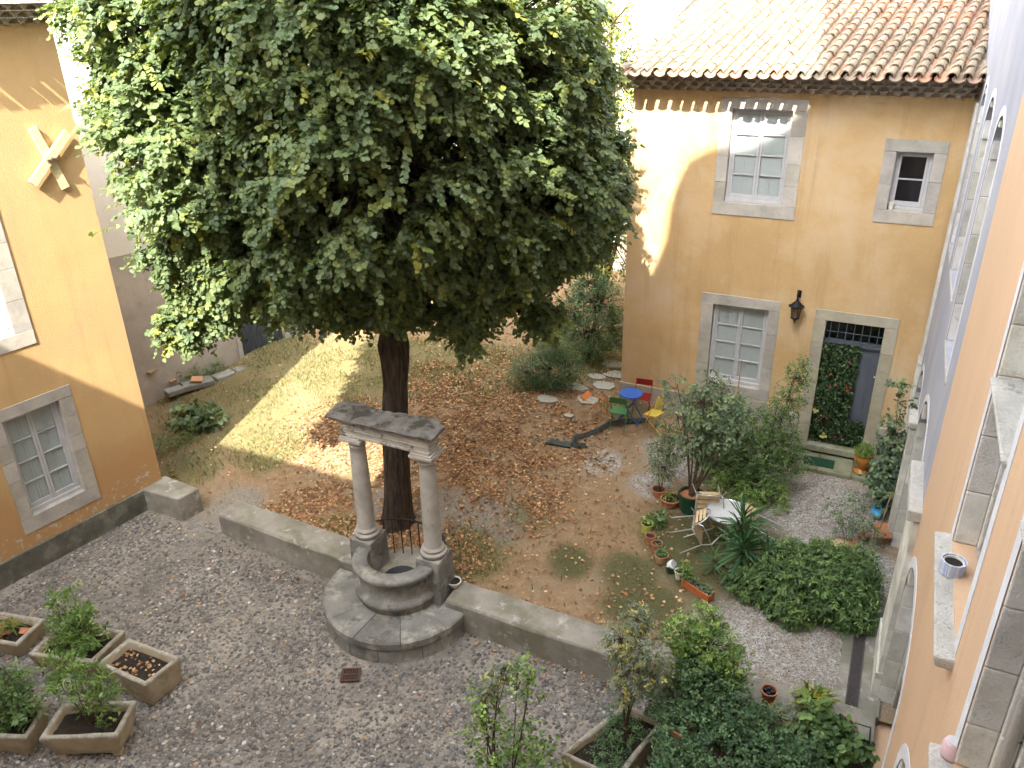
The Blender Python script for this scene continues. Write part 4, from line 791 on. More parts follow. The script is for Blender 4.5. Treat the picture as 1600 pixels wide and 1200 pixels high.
b = MB(); b.prism([(-2.2, -1.2, 9.45), (-.51, -1.2, 9.45), (-.505, .2075, 9.45), (-2.2, .265, 9.45)], [(-2.2, -1.2, 9.6), (-.51, -1.2, 9.6), (-.505, .2075, 9.6), (-2.2, .265, 9.6)]); b.build('window_ledge', MT['white'], bs, bevel=.01)
# channel drain and its cement strip
b = MB(); b.bb((.42, 9.9, .25), (1.04, 12.6, .468)); tag(b.build('gallery_pavement', MT['cement']), kind='structure')
dg = thing('channel_drain', 'long narrow grey iron channel drain along the gallery wall', 'channel drain', (.65, 11.1, .47))
b = MB(); b.bb((.565, 9.98, .472), (.58, 12.35, .485)); b.bb((.735, 9.98, .472), (.75, 12.35, .485)); b.build('frame', MT['greyiron'], dg)
b = MB()
for k in range(74): b.bb((.582, 9.99+k*.032, .473), (.733, 9.99+k*.032+.014, .482))
b.build('grating', MT['greyiron'], dg); b = MB(); b.bb((.582, 9.98, .4685), (.733, 12.35, .4715)); b.build('channel', MT['dark'], dg)

# ================================================================== LINDEN
TB = np.array([-8.08, 11.15, .45]); fdir = np.array([TB[0], TB[1], 0])/np.linalg.norm(TB[:2]); rdir = np.array([fdir[1], -fdir[0], 0])
tr_ = thing('linden_tree', 'big linden tree with dense round leaves standing behind the well', 'tree', TB)
def U(u, w_, z): return TB*[1, 1, 0]+rdir*u+fdir*w_+np.array([0, 0, z])
b = MB(); prof = [(.35, .44), (.6, .35), (1.0, .31), (1.6, .285), (2.3, .27), (3.0, .265), (3.6, .25), (4.05, .275), (4.35, .30), (4.7, .25), (5.2, .22), (6.5, .2), (8.5, .15), (11, .07)]
NS = 26; vs = []; q = random.Random(4)
for i, (z, r) in enumerate(prof):
    ux = (.26*min(1, (z-.45)/3.6) if z < 4.8 else .26-.3*(z-4.8)/5)+.02*math.sin(z*1.7)
    for k in range(NS):
        a = 2*math.pi*k/NS; rr = .9*r*(1+.05*math.sin(5*a+z)+.04*math.sin(9*a-z*1.3)+q.uniform(-.02, .02)+(.22*max(0, math.cos(3*a+.5))**2 if z < .5 else 0)+(.18*max(0, math.cos(a-2.8))**4 if 3.9 < z < 4.5 else 0))
        vs.append(U(ux+rr*math.cos(a), rr*math.sin(a), z))
b.add(vs, [(i*NS+k, i*NS+(k+1) % NS, (i+1)*NS+(k+1) % NS, (i+1)*NS+k) for i in range(len(prof)-1) for k in range(NS)])
b.build('trunk', MT['bark'], tr_, smooth=True)
LOBES = [(-2.5, 0, 9.9, 1.55), (-2.25, -.3, 8.0, 1.7), (-2.3, .2, 6.6, 1.3), (-2.6, .2, 5.75, .8), (-2.95, .1, 5.2, .5), (-1.3, -.7, 6.7, 1.3), (0, -1.2, 9.8, 2.3), (.2, -1.4, 8.2, 2.0), (-.5, -.8, 7.0, 1.3), (.7, -.9, 6.6, 1.1),
         (2.0, -.5, 9.6, 2.0), (2.3, -.6, 7.6, 1.7), (3.0, .2, 7.5, 1.4), (3.7, .1, 6.7, .95), (1.9, -.6, 6.1, 1.0), (2.8, -.2, 6.2, .9), (1.5, -.7, 5.3, .6), (1.55, -.75, 4.75, .38), (2.6, -.3, 5.3, .5), (2.95, -.4, 4.8, .3),
         (0, 0, 11.8, 2.6), (.5, 2.0, 9.3, 2.7), (-1.4, 1.9, 7.9, 2.1), (2.1, 2.1, 8.2, 2.1), (2.1, .3, 11.4, 1.9), (-2.0, .5, 11.5, 1.7), (-3.1, .3, 8.8, .8), (-2.9, .3, 7.3, .8), (-1.0, 1.5, 6.3, 1.2), (1.0, 1.7, 6.4, 1.3), (3.2, .9, 9.0, 1.2), (2.9, .2, 8.6, 1.3), (-.5, -.7, 5.9, .75), (.45, -.55, 5.45, .5), (-.35, -.3, 5.35, .5), (-1.2, -.2, 5.6, .6), (.2, -.5, 5.75, .6), (-.3, .4, 5.5, .7), (-3.3, .1, 5.1, .42), (-3.05, .1, 5.6, .55), (3.9, .2, 7.4, .8), (3.75, .2, 6.1, .5),
         (.2, -.4, 10.8, 1.9), (-1.0, .6, 9.5, 2.0), (1.3, .6, 9.0, 2.0), (1.0, 0, 12.2, 1.9), (-1.2, -.3, 11.6, 1.7), (-.9, -1.6, 10.0, 1.5), (1.0, -1.8, 9.4, 1.5)]
LB = np.array([[*U(u, w_, z), r] for u, w_, z, r in LOBES])
q = random.Random(12); nl = 0
for i, (u, w_, z, r) in enumerate(LOBES):                    # limbs to the lobes
    zs = max(5.25, min(9, z-1.2-q.random()*1.5)); st_ = U(.22-.05*max(0, zs-4.8), 0, zs); e = U(u, w_, z); mdp = (st_+e)/2+np.array([q.uniform(-.3, .3), q.uniform(-.3, .3), q.uniform(.1, .5)])
    b = MB(); b.tube([st_, (st_+mdp)/2+np.array([0, 0, .08]), mdp, (mdp+e)/2+np.array([0, 0, .05]), e], [.10, .075, .055, .035, .015], 7, False); b.build('limb', MT['bark'], tr_, smooth=True)
def lobe_sprays(LB, ns, depth=.5, seed=1, flat=1.0, thick=.85):
    r_ = np.random.default_rng(seed); A = LB[:, 3]**2; pk = r_.choice(len(LB), ns, p=A/A.sum()); d = norm(r_.normal(size=(ns, 3)))
    rr = LB[pk, 3]*(1-(1-thick)*r_.random(ns)**1.5)*(1+r_.normal(0, .05, ns)); P = LB[pk, :3]+d*rr[:, None]*np.array([1, 1, flat])
    ins_ = np.zeros(ns)
    for L in LB: ins_ = np.maximum(ins_, L[3]-np.linalg.norm((P-L[:3])/np.array([1, 1, flat]), axis=1))
    k = ins_ < depth; return P[k], d[k]
def sprays_to_leaves(P, d, per, slen, llen, cols, seed, droop=.35, outw=.7, hang=.35, lnoise=.3, colw=None, flatn=.9, tintvar=.14):
    r_ = np.random.default_rng(seed); n = len(P); D = norm(d*outw+r_.normal(0, .45, (n, 3))+np.array([0, 0, -droop])); N0 = norm(d*.45+np.array([0, 0, flatn])+r_.normal(0, .22, (n, 3)))
    base = tints(n, cols, .12, colw); S = norm(np.cross(N0, D)); t_ = (np.arange(per)+.5)/per
    sl = slen*(1+r_.uniform(-.35, .35, n))
    Q = P[:, None]+D[:, None]*((t_[None]-.35)*sl[:, None])[..., None]+np.array([0, 0, -.12])*(t_**2)[None, :, None]*slen
    side = np.where(np.arange(per) % 2, 1, -1)[None, :, None]
    LD = D[:, None]*.55+S[:, None]*side*.75+np.array([0, 0, -hang])+r_.normal(0, lnoise, (n, per, 3))
    LN = N0[:, None]+r_.normal(0, .28, (n, per, 3)); L = llen*r_.uniform(.65, 1.15, (n, per))
    T = base[:, None]*(1+r_.uniform(-tintvar, tintvar, (n, per, 1))); Q = Q+LD*0
    return Q.reshape(-1, 3), LD.reshape(-1, 3), LN.reshape(-1, 3), L.ravel(), np.clip(T.reshape(-1, 3), 0, 1)
C0, d0 = lobe_sprays(LB, 3300, .35, 3, 1.0, .8)
SB = np.concatenate([C0-d0*.25, rng.uniform(.2, .46, (len(C0), 1))], 1)
P1, d1 = lobe_sprays(SB, 31000, .30, 4, .55, .5); P2, d2 = lobe_sprays(LB, 9000, 5., 8, 1.0, .45)
k_ = np.argmin(np.linalg.norm(P1[:, None, :].astype(np.float32)-LB[None, :, :3].astype(np.float32), axis=2)-LB[None, :, 3], axis=1)
d1 = norm(d1*.6+norm(P1-LB[k_, :3])*.7); P = np.concatenate([P1, P2]); d = np.concatenate([d1, d2])
cols = [(.108, .152, .068), (.13, .175, .07), (.088, .13, .062), (.17, .205, .062), (.25, .26, .055)]
leaf_mesh('crown', MT['leaf'], *sprays_to_leaves(P, d, 14, .42, .084, cols, 5, droop=.25, hang=.28, colw=[.3, .3, .25, .135, .015]), SH_ROUND, tr_)
b = MB(); q = random.Random(6)
for k in range(0, len(P), 14):
    e = P[k]; L = LB[np.argmin(np.linalg.norm(LB[:, :3]-e, axis=1)-LB[:, 3])]; s_ = L[:3]+(e-L[:3])*.35; b.tube([s_, (s_+e)/2+np.array([0, 0, .08]), e], [.016, .010, .004], 4, False)
b.build('twigs', MT['bark'], tr_)

# ================================================================== PLANTS
SCOL = {'olive': [(0.112, 0.15, 0.05), (0.163, 0.213, 0.069), (0.075, 0.112, 0.044), (0.35, 0.375, 0.1)], 'dark': [(0.04, 0.09, 0.04), (0.064, 0.128, 0.054), (0.09, 0.173, 0.073), (0.128, 0.217, 0.09)], 'blue': [(0.1, 0.161, 0.086), (0.137, 0.201, 0.113), (0.073, 0.121, 0.067), (0.218, 0.274, 0.133)], 'fresh': [(0.11, 0.198, 0.044), (0.165, 0.275, 0.066), (0.077, 0.143, 0.033), (0.264, 0.374, 0.099)], 'sunlit_dry': [(0.24, 0.3, 0.048), (0.336, 0.36, 0.06), (0.156, 0.216, 0.048), (0.12, 0.168, 0.048)], 'mid': [(0.085, 0.149, 0.045), (0.119, 0.208, 0.067), (0.059, 0.111, 0.037), (0.186, 0.283, 0.089)], 'deep': [(0.016, 0.039, 0.018), (0.026, 0.058, 0.023), (0.046, 0.091, 0.033)], 'grey': [(0.184, 0.218, 0.161), (0.127, 0.172, 0.115), (0.23, 0.253, 0.138), (0.402, 0.38, 0.115)]}  # the yellow set puts sunlight into the background tree's leaves; dry tone elsewhere
def shrub(name, label, cat, base, lobes, ns, per, slen, llen, col, shape=SH_OVAL, stems=5, seed=1, droop=.1, depth=.3, W=1.0, srad=.012, group=None, thick=.55, hang=.15, stem_m='stem', lnoise=.4, parts=None):
    base = np.array(base, float); t_ = thing(name, label, cat, base, group); q = random.Random(seed)
    LBs = np.array([[base[0]+x, base[1]+y, base[2]+z, r] for x, y, z, r in lobes]); P, d = lobe_sprays(LBs, ns, depth, seed, 1.0, thick)
    k_ = P[:, 2] > base[2]+.01; P, d = P[k_], d[k_]
    b = MB(); n_ = max(stems, len(lobes))
    for k in range(n_):
        L = LBs[k % len(LBs)]; s_ = base+np.array([q.uniform(-.05, .05), q.uniform(-.05, .05), -.02]); e = L[:3]+np.array([q.uniform(-.4, .4), q.uniform(-.4, .4), q.uniform(-.1, .6)])*L[3]
        m_ = (s_+e)/2+np.array([q.uniform(-.08, .08), q.uniform(-.08, .08), .03]); b.tube([s_, m_, e], [srad, srad*.7, srad*.35], 6, False)
    for k in range(0, len(P), 4):
        L = LBs[np.argmin(np.linalg.norm(LBs[:, :3]-P[k], axis=1)-LBs[:, 3])]; s_ = L[:3]*.6+base*np.array([.0, .0, 0])+L[:3]*.4; b.tube([s_, (s_+P[k])/2+np.array([0, 0, -.02]), P[k]], [srad*.4, srad*.3, srad*.15], 4, False)
    b.build('stems', MT[stem_m], t_)
    leaf_mesh('foliage', MT['shrubleaf'], *sprays_to_leaves(P, d, per, slen, llen, SCOL[col], seed+50, droop, .6, hang, lnoise), shape, t_, W=W)
    return t_
G_ = lambda x, y, dz=0: (x, y, float(gz(np.array(x), np.array(y)))+dz)
K_ = lambda x, y, dz=0: (x, y, float(cz(np.array(x), np.array(y)))+dz)

# background greenery
shrub('background_tree', 'yellow green sunlit tree rising beside the ochre house wall', 'tree', G_(-7.9, 22.5), [(0, 0, 3, 1.7), (.6, 0, 5, 1.6), (.3, .2, 6.9, 1.3), (1.0, -.2, 6.1, .9), (-.6, 0, 7.6, 1.2), (.9, -.3, 3.6, 1.0), (.2, 0, 8.4, .6)], 3800, 8, .4, .10, 'sunlit_dry', SH_OVAL, 6, 41, srad=.07)
shrub('clipped_bush', 'tall dark evergreen bush behind the corner of the house with the ivy door', 'bush', G_(-6.9, 19.2), [(0, 0, .9, .8), (.1, 0, 1.7, .75), (-.5, .1, 1.2, .7), (.45, .1, 1.0, .6), (-.1, 0, 2.2, .5)], 2600, 8, .25, .055, 'dark', SH_OVAL, 5, 42, srad=.02)
shrub('yew_bush', 'low feathery dark yew like bush before the stepping stones', 'bush', G_(-7.35, 17.2), [(0, 0, .5, .6), (-.5, -.1, .35, .5), (.45, .1, .6, .5), (.1, .2, 1.1, .45)], 2200, 9, .22, .05, 'dark', SH_LANCE, 5, 43, srad=.012, W=1.6)
shrub('leafy_clump', 'broad leaved dark clump growing in the grass by the far left wall', 'plant', G_(*at(305, 650, .8)[:2]), [(0, 0, .12, .35), (.45, .1, .12, .3), (-.4, -.1, .08, .28)], 90, 5, .25, .24, 'blue', SH_OVAL, 4, 44, srad=.006, W=1.2)
shrub('weed_patch', 'rough green weeds against the ochre house corner and far wall', 'weeds', G_(*at(255, 592, .95)[:2]), [(0, 0, .3, .5), (.5, .4, .2, .4), (-.4, -.3, .25, .45), (.9, .9, .15, .35)], 900, 6, .25, .08, 'mid', SH_LANCE, 6, 45, srad=.006, W=1.5)
shrub('weed_patch', 'leafy weeds at the foot of the ochre house corner behind the stone block', 'weeds', G_(*at(262, 705, .45)[:2]), [(0, 0, .12, .3), (.1, .6, .12, .3), (-.1, 1.2, .12, .35)], 420, 6, .2, .07, 'mid', SH_LANCE, 4, 46, srad=.005, W=1.5)

# flat flagstones
for k, (px, py, s_, lb) in enumerate([(855, 630, .30, 'pale flagstone nearest the garden path'), (918, 632, .36, 'long pale flagstone beside the coloured furniture'), (900, 611, .34, 'round topped pale flagstone in the middle of the row'), (943, 608, .38, 'large triangular flagstone near the house corner'), (934, 595, .28, 'small flagstone between the bush and the house'), (960, 592, .34, 'cracked flagstone against the house corner'), (957, 575, .36, 'farthest flagstone beside the evergreen bush'), (888, 655, .16, 'tiny half buried flagstone in the leaf litter')]):
    c_ = at(px, py, .88); q = random.Random(k); b = MB(); n_ = 7; z_ = float(garden_z(np.array(c_[0]), np.array(c_[1])))
    lp = [(c_[0]+s_*q.uniform(.7, 1.1)*math.cos(a), c_[1]+s_*.75*q.uniform(.7, 1.1)*math.sin(a)) for a in np.linspace(0, 6.28, n_, endpoint=False)]
    b.prism([(x, y, z_-.04) for x, y in lp], [(x, y, z_+.045) for x, y in lp]); o = tag(b.build('flagstone', MT['flag'], bevel=.01), lb, 'flagstone', 'flagstones by the house corner')
# ground cloth strip
b = MB(); pts = [at(x, y, .75) for x, y in ((1012, 665), (975, 672), (948, 676), (935, 685), (915, 690), (898, 695), (896, 703), (905, 707), (915, 706))]
for k, (a, c) in enumerate(zip(pts[:-1], pts[1:])):
    d = (c-a)[:2]; s_ = np.array([-d[1], d[0]])/np.linalg.norm(d)*.075; z0 = float(garden_z(*a[:2]))+.05+.04*(k % 2); z1 = float(garden_z(*c[:2]))+.05+.04*((k+1) % 2)
    b.add([(a[0]-s_[0], a[1]-s_[1], z0-.04), (a[0], a[1], z0+.04), (a[0]+s_[0], a[1]+s_[1], z0-.03), (c[0]+s_[0], c[1]+s_[1], z1-.03), (c[0], c[1], z1+.04), (c[0]-s_[0], c[1]-s_[1], z1-.04)], [(0, 1, 4, 5), (1, 2, 3, 4)])
tag(b.build('ground_cloth', MT['cloth']), 'crumpled strip of dark ground cloth lying on the garden path', 'ground cloth')
b = MB(); c_ = at(874, 703, .7); z_ = float(garden_z(*c_[:2]))+.035; b.prism([(c_[0]+x, c_[1]+y, z_-.05) for x, y in ((-.3, -.12), (.3, -.1), (.28, .12), (-.25, .14))], [(c_[0]+x, c_[1]+y, z_) for x, y in ((-.3, -.12), (.3, -.1), (.28, .12), (-.25, .14))]); tag(b.build('buried_slab', MT['cloth'], bevel=.01), 'flat dark slab sunk level with the garden path', 'slab')

# coloured bistro set
def seg(b, a, c, r=.011): b.tube([a, c], r, 6)
BX, BY, BZ = G_(-4.86, 16.35); BZ += .02
t_ = thing('bistro_table', 'round cobalt blue folding table by the house corner', 'table', (BX, BY, BZ))
b = MB(); b.lathe([(0, .70), (.27, .70), (.275, .715), (.27, .73), (0, .732)], (BX, BY, BZ), 28); b.build('table_top', MT['blue'], t_)
for s_ in (-1, 1):
    for e in (-.2, .2): b = MB(); seg(b, (BX-.26*s_, BY+e, BZ), (BX+.2*s_, BY+e, BZ+.70), .013); b.build('leg', MT['blue'], t_)
b = MB(); seg(b, (BX-.24, BY-.2, BZ+.05), (BX-.24, BY+.2, BZ+.05)); seg(b, (BX+.24, BY-.2, BZ+.05), (BX+.24, BY+.2, BZ+.05)); b.build('crossbar', MT['blue'], t_)
def folding_chair(label, base, ang, mt_, slats=False, tri=False, lean=0, seat_z=.44, back_z=.82, ry=0):
    t_ = thing('folding_chair', label, 'chair', base, 'folding chairs round the blue table'); Rm = rotxyz(lean, ry, ang); B = np.array(base)
    T = lambda x, y, z: tuple(B+Rm@np.array([x, y, z])); w_ = .19
    for s_ in (-1, 1):
        b = MB(); seg(b, T(s_*w_, -.24, 0), T(s_*w_, .16, back_z)); b.build('leg', MT[mt_], t_); b = MB(); seg(b, T(s_*(w_-.02), .26, 0), T(s_*(w_-.02), -.2, seat_z)); b.build('leg', MT[mt_], t_)
    b = MB()
    if slats:
        for k in range(6): b.box(T(0, -.17+k*.07, seat_z), (.38, .045, .016), Rm)
    else: b.box(T(0, 0, seat_z), (.38, .36, .014), Rm)
    b.build('seat', MT[mt_], t_, bevel=.004); b = MB()
    if tri: b.add([T(-.2, .14, back_z-.2), T(.2, .14, back_z-.2), T(0, .17, back_z+.08), T(-.2, .155, back_z-.2), T(.2, .155, back_z-.2), T(0, .185, back_z+.08)], [(0, 1, 2), (5, 4, 3), (0, 3, 4, 1), (1, 4, 5, 2), (2, 5, 3, 0)])
    else:
        b.box(T(0, .15, back_z-.06), (.40, .014, .15), Rm)
    b.build('backrest', MT[mt_], t_, bevel=.003); return t_
folding_chair('green metal folding chair in front of the blue table', G_(-5.0, 15.95, .02), R(185), 'green')
folding_chair('orange slatted folding chair tipped against the blue table', G_(-5.30, 16.2, .05), R(80), 'orange', True, lean=R(-48))
folding_chair('dark red slatted folding chair behind the blue table', G_(-4.72, 16.85, .02), R(5), 'red', True)
folding_chair('yellow folding chair with a triangular backrest', G_(-4.2, 16.3, .02), R(250), 'yellow', False, True, lean=R(10))

# aluminium terrace set tipped against its table
TX, TY, TZ = G_(-1.92, 13.25)
t_ = thing('terrace_table', 'round grey metal terrace table behind the yucca', 'table', (TX, TY, TZ))
b = MB(); b.lathe([(0, .70), (.39, .70), (.395, .695)], (TX, TY, TZ), 36); b.lathe([(0, .72), (.39, .722)], (TX, TY, TZ), 36); b.build('table_top', MT['tabletop'], t_)
b = MB(); b.lathe([(.39, .685), (.412, .69), (.42, .71), (.412, .733), (.39, .735), (.385, .71), (.39, .685)], (TX, TY, TZ), 36); b.build('rim', MT['alu'], t_, smooth=True)
for k in range(4): a = R(45+90*k); b = MB(); seg(b, (TX+.06*math.cos(a), TY+.06*math.sin(a), TZ+.2), (TX+.3*math.cos(a), TY+.3*math.sin(a), TZ), .016); b.build('leg', MT['alu'], t_)
b = MB(); b.tube([(TX, TY, TZ+.18), (TX, TY, TZ+.7)], .025, 10); b.build('pole', MT['alu'], t_)
def arm_chair(label, M_, org):
    t_ = thing('aluminium_chair', label, 'chair', org, 'aluminium chairs tipped over the terrace table'); B = np.array(org, float); T = lambda x, y, z: B+M_@np.array([x, y, z])
    for sx in (-1, 1):
        for (ya, yb_) in ((-.24, -.20), (.26, .18)): b = MB(); b.tube([T(sx*.25, ya, 0), T(sx*.22, yb_, .45)], .012, 8); b.build('leg', MT['alu'], t_)
        b = MB(); b.tube([T(sx*.22, -.20, .45), T(sx*.26, -.22, .64), T(sx*.27, 0, .67), T(sx*.25, .2, .66), T(sx*.22, .24, .60)], .012, 8); b.build('armrest', MT['alu'], t_)
    b = MB(); b.tube([T(-.22, -.2, .45), T(.22, -.2, .45), T(.22, .18, .44), T(-.22, .18, .44), T(-.22, -.2, .45)], .012, 8)
    bw = [T(.22*math.cos(a), .24+.05*math.sin(a)*0+.06*math.sin(a), .45+.38*math.sin(a)**.6 if math.sin(a) > 0 else .45) for a in np.linspace(0, math.pi, 15)]; b.tube(bw, .013, 8); b.build('frame', MT['alu'], t_, smooth=True)
    b = MB()
    for k in range(4): b.box(T(0, -.14+k*.095, .462), (.42, .075, .012), M_)
    b.build('seat', MT['slat'], t_, bevel=.003); b = MB()
    for k in range(3): b.box(T(0, .275+.01*k, .56+k*.08), (.40-.04*k, .012, .055), M_)
    b.build('backrest', MT['slat'], t_, bevel=.003)
def tip(yaw, pitch): return rotz(yaw)@np.array(Matrix.Rotation(pitch, 3, 'X'))
def place(M_, pivot, world): return np.array(world)-M_@np.array(pivot)
Ma = tip(R(100), R(62)); arm_chair('aluminium chair tipped on its side at the near left of the table', Ma, place(Ma, (0, .1, .45), (TX-.50, TY-.42, TZ+.52)))
Mb = tip(R(20), R(75)); arm_chair('aluminium chair tipped with legs pointing towards the green pot', Mb, place(Mb, (0, -.1, .45), (TX-.40, TY+.12, TZ+.58)))
Mc = tip(R(-95), R(65)); arm_chair('aluminium chair tipped against the gravel side of the table', Mc, place(Mc, (0, .05, .45), (TX+.46, TY-.02, TZ+.55)))

# pots round the moss patch
def inpot(p_, **k): return k
gp = G_(-2.78, 13.95); pot('plant_pot', 'large dark green glazed pot with flaking cream patches', 'pot', gp, .25, .42, 'greenglaze', rim=.012, fill='terracotta', rb=.82)
b = MB(); b.lathe([(0, 0), (.25, 0), (.27, .03), (.255, .035), (0, .03)], (gp[0], gp[1], gp[2]-.02), 24)
shrub('potted_tree', 'small round leaved tree standing in the dark green pot', 'tree', (gp[0], gp[1], gp[2]+.35), [(0, 0, 1.35, .4), (-.4, .05, 1.7, .38), (.36, .1, 1.6, .42), (0, .1, 2.1, .45), (-.5, .15, 2.25, .3), (.6, .1, 2.0, .36), (.75, .15, 1.55, .3), (.1, .1, 2.6, .22), (.15, 0, .95, .2)], 380, 7, .24, .08, 'blue', SH_OVAL, 3, 51, droop=.4, srad=.022, hang=.5, W=1.15)
sp = G_(-3.3, 14.0)
pot('plant_pot', 'wide shallow terracotta bowl beside the green glazed pot', 'pot', (sp[0]+.12, sp[1]-.1, sp[2]), .2, .15, 'terracotta', rim=.01, rb=.8)
pot('plant_pot', 'small terracotta pot under the bluish shrub', 'pot', (sp[0]-.18, sp[1]+.05, sp[2]), .14, .2, 'terracotta', rim=.01)
shrub('potted_shrub', 'small leaved dark shrub growing over the terracotta bowls', 'shrub', (sp[0]-.15, sp[1]+.05, sp[2]+.17), [(0, .1, .5, .28), (-.12, .2, .85, .26), (.15, .15, .9, .26), (.05, .2, 1.2, .22)], 420, 7, .16, .045, 'blue', SH_OVAL, 4, 52, srad=.008)
shrub('seedling', 'dry orange stalks in the shallow terracotta bowl', 'plant', (sp[0]+.12, sp[1]-.1, sp[2]+.13), [(0, 0, .06, .14)], 60, 4, .1, .05, 'sunlit_dry', SH_LANCE, 3, 53, srad=.003, W=2)
lp_ = G_(-3.36, 12.85); pot('plant_pot', 'lime green glazed pot at the edge of the moss', 'pot', lp_, .115, .2, 'limeglaze', rim=.0, rb=.85)
shrub('broad_leaf_plant', 'pale broad leaved plant in the lime green pot', 'plant', (lp_[0], lp_[1], lp_[2]+.17), [(0, 0, .04, .09)], 12, 3, .08, .08, 'fresh', SH_OVAL, 2, 54, srad=.004, W=1.4)
shrub('strap_leaf_plant', 'arching strap leaved plant behind the lime green pot', 'plant', G_(-3.25, 13.2), [(0, 0, .1, .14)], 34, 4, .16, .18, 'mid', SH_LANCE, 2, 55, srad=.004, W=1.3)
for k, (x, y, r, h, m_, lb, kind) in enumerate([(-3.2, 12.55, .10, .19, 'terracotta', 'plain terracotta pot next to the lime green pot', 0), (-3.02, 12.38, .105, .20, 'terracotta', 'taller terracotta pot third in the row of pots', 1), (-2.86, 12.14, .13, .17, 'orangeclay', 'round bellied pale clay pot holding a grassy tuft', 2), (-2.62, 11.95, .105, .17, 'greenglaze', 'dark green pot wrapped in crumpled foil', 3), (-2.44, 11.83, .085, .17, 'white', 'slim white ceramic pot in the row of pots', 4), (-2.30, 11.72, .095, .13, 'blackp', 'square looking black plastic nursery pot with a seedling', 5)]):
    g = G_(x, y); pot('plant_pot', lb, 'pot', g, r, h, m_, rim=.006, rb=.78, group='small pots in a row', n=4 if k == 5 else 20)
    if k in (1,): shrub('small_succulent', 'grey green succulent in the third pot of the row', 'plant', (x, y, g[2]+h*.8), [(0, 0, .02, .07)], 26, 3, .05, .04, 'blue', SH_OVAL, 1, 60+k, srad=.003)
    if k == 2: shrub('grassy_tuft', 'short bushy tuft in the round clay pot', 'plant', (x, y, g[2]+h*.8), [(0, 0, .04, .09)], 90, 4, .08, .07, 'mid', SH_LANCE, 1, 62, srad=.003, W=1.5)
    if k == 3:
        b = MB(); b.blob((x, y, g[2]+h-.01), (.11, .11, .07), 5, .25); tag(b.build('foil_wrap', MT['alu']), 'crumpled silver foil covering the dark green pot', 'foil')
    if k == 5: shrub('seedling', 'light green seedling in the black nursery pot', 'plant', (x, y, g[2]+h*.8), [(0, 0, .15, .12), (-.03, .02, .28, .1)], 70, 5, .1, .045, 'fresh', SH_OVAL, 3, 64, srad=.004)
ta, tb_ = np.array(G_(-2.24, 11.70)), np.array(G_(-1.84, 11.50)); d = (tb_-ta); an_ = math.atan2(d[1], d[0]); mc = (ta+tb_)/2
t_ = thing('plastic_planter', 'long orange ribbed plastic planter with small succulents', 'planter', mc); rm = rotz(an_)
b = MB(); L2, W2, h_ = .30, .085, .15
for (dx, dy, sx, sy) in ((0, -W2, L2*2, .012), (0, W2, L2*2, .012), (-L2, 0, .012, W2*2-.012), (L2, 0, .012, W2*2-.012)): b.box(mc+rm@np.array([dx, dy, h_/2]), (sx, sy, h_), rm)
for k in range(15): b.box(mc+rm@np.array([-L2+.03+k*.038, -W2-.006, h_*.42]), (.02, .008, h_*.8), rm)
b.box(mc+rm@np.array([0, -W2-.004, h_]), (L2*2+.03, .024, .016), rm); b.box(mc+rm@np.array([0, W2, h_]), (L2*2+.03, .024, .0161), rm); b.build('planter_body', MT['terratrough'], t_)
b = MB(); b.box(mc+np.array([0, 0, h_*.42]), (L2*2-.014, W2*2-.014, h_*.82), rm); b.build('soil', MT['soil'], t_)
shrub('succulent_row', 'pale green succulents filling the orange plastic planter', 'plant', mc+np.array([0, 0, h_*.8]), [tuple(rm@np.array([-.2+.14*k, .02, .03]))+(.075,) for k in range(4)], 110, 4, .06, .05, 'blue', SH_OVAL, 2, 66, srad=.003, W=1.5)
# yucca
yb0 = np.array(G_(-1.50, 12.42)); t_ = thing('yucca', 'large yucca with long pointed leaves in front of the metal table', 'yucca', yb0)
b = MB(); heads = [(-.04, .12, 1.02, .9), (.06, -.12, .66, 1.05), (.48, -.08, .50, .8), (-.42, -.25, .35, .5)]
for x, y, z, s_ in heads: b.tube([yb0, yb0+np.array([x*.5, y*.5, z*.5]), yb0+np.array([x, y, z])], [.05, .04, .03], 8)
b.build('trunk', MT['stem'], t_)
r_ = np.random.default_rng(9)
for hi, (x, y, z, s_) in enumerate(heads):
    n = int(74*s_); a = r_.uniform(0, 6.28, n); el = np.concatenate([np.linspace(1.35, -.9, n)])+r_.normal(0, .1, n); D = np.stack([np.cos(a)*np.cos(el), np.sin(a)*np.cos(el), np.sin(el)], -1)
    P = yb0+np.array([x, y, z])+D*.02+np.array([0, 0, 1])*(np.linspace(.1, -.22, n))[:, None]; N = np.cross(D, np.cross([0, 0, 1.], D)); N = np.where(N[:, 2:] < 0, -N, N)
    leaf_mesh('leaf_rosette', MT['shrubleaf'], P, D, N+r_.normal(0, .1, (n, 3)), .56*s_*r_.uniform(.75, 1.1, n), tints(n, [(.045, .11, .05), (.065, .15, .065), (.09, .19, .075)], .2), SH_STRAP, t_, W=.85)

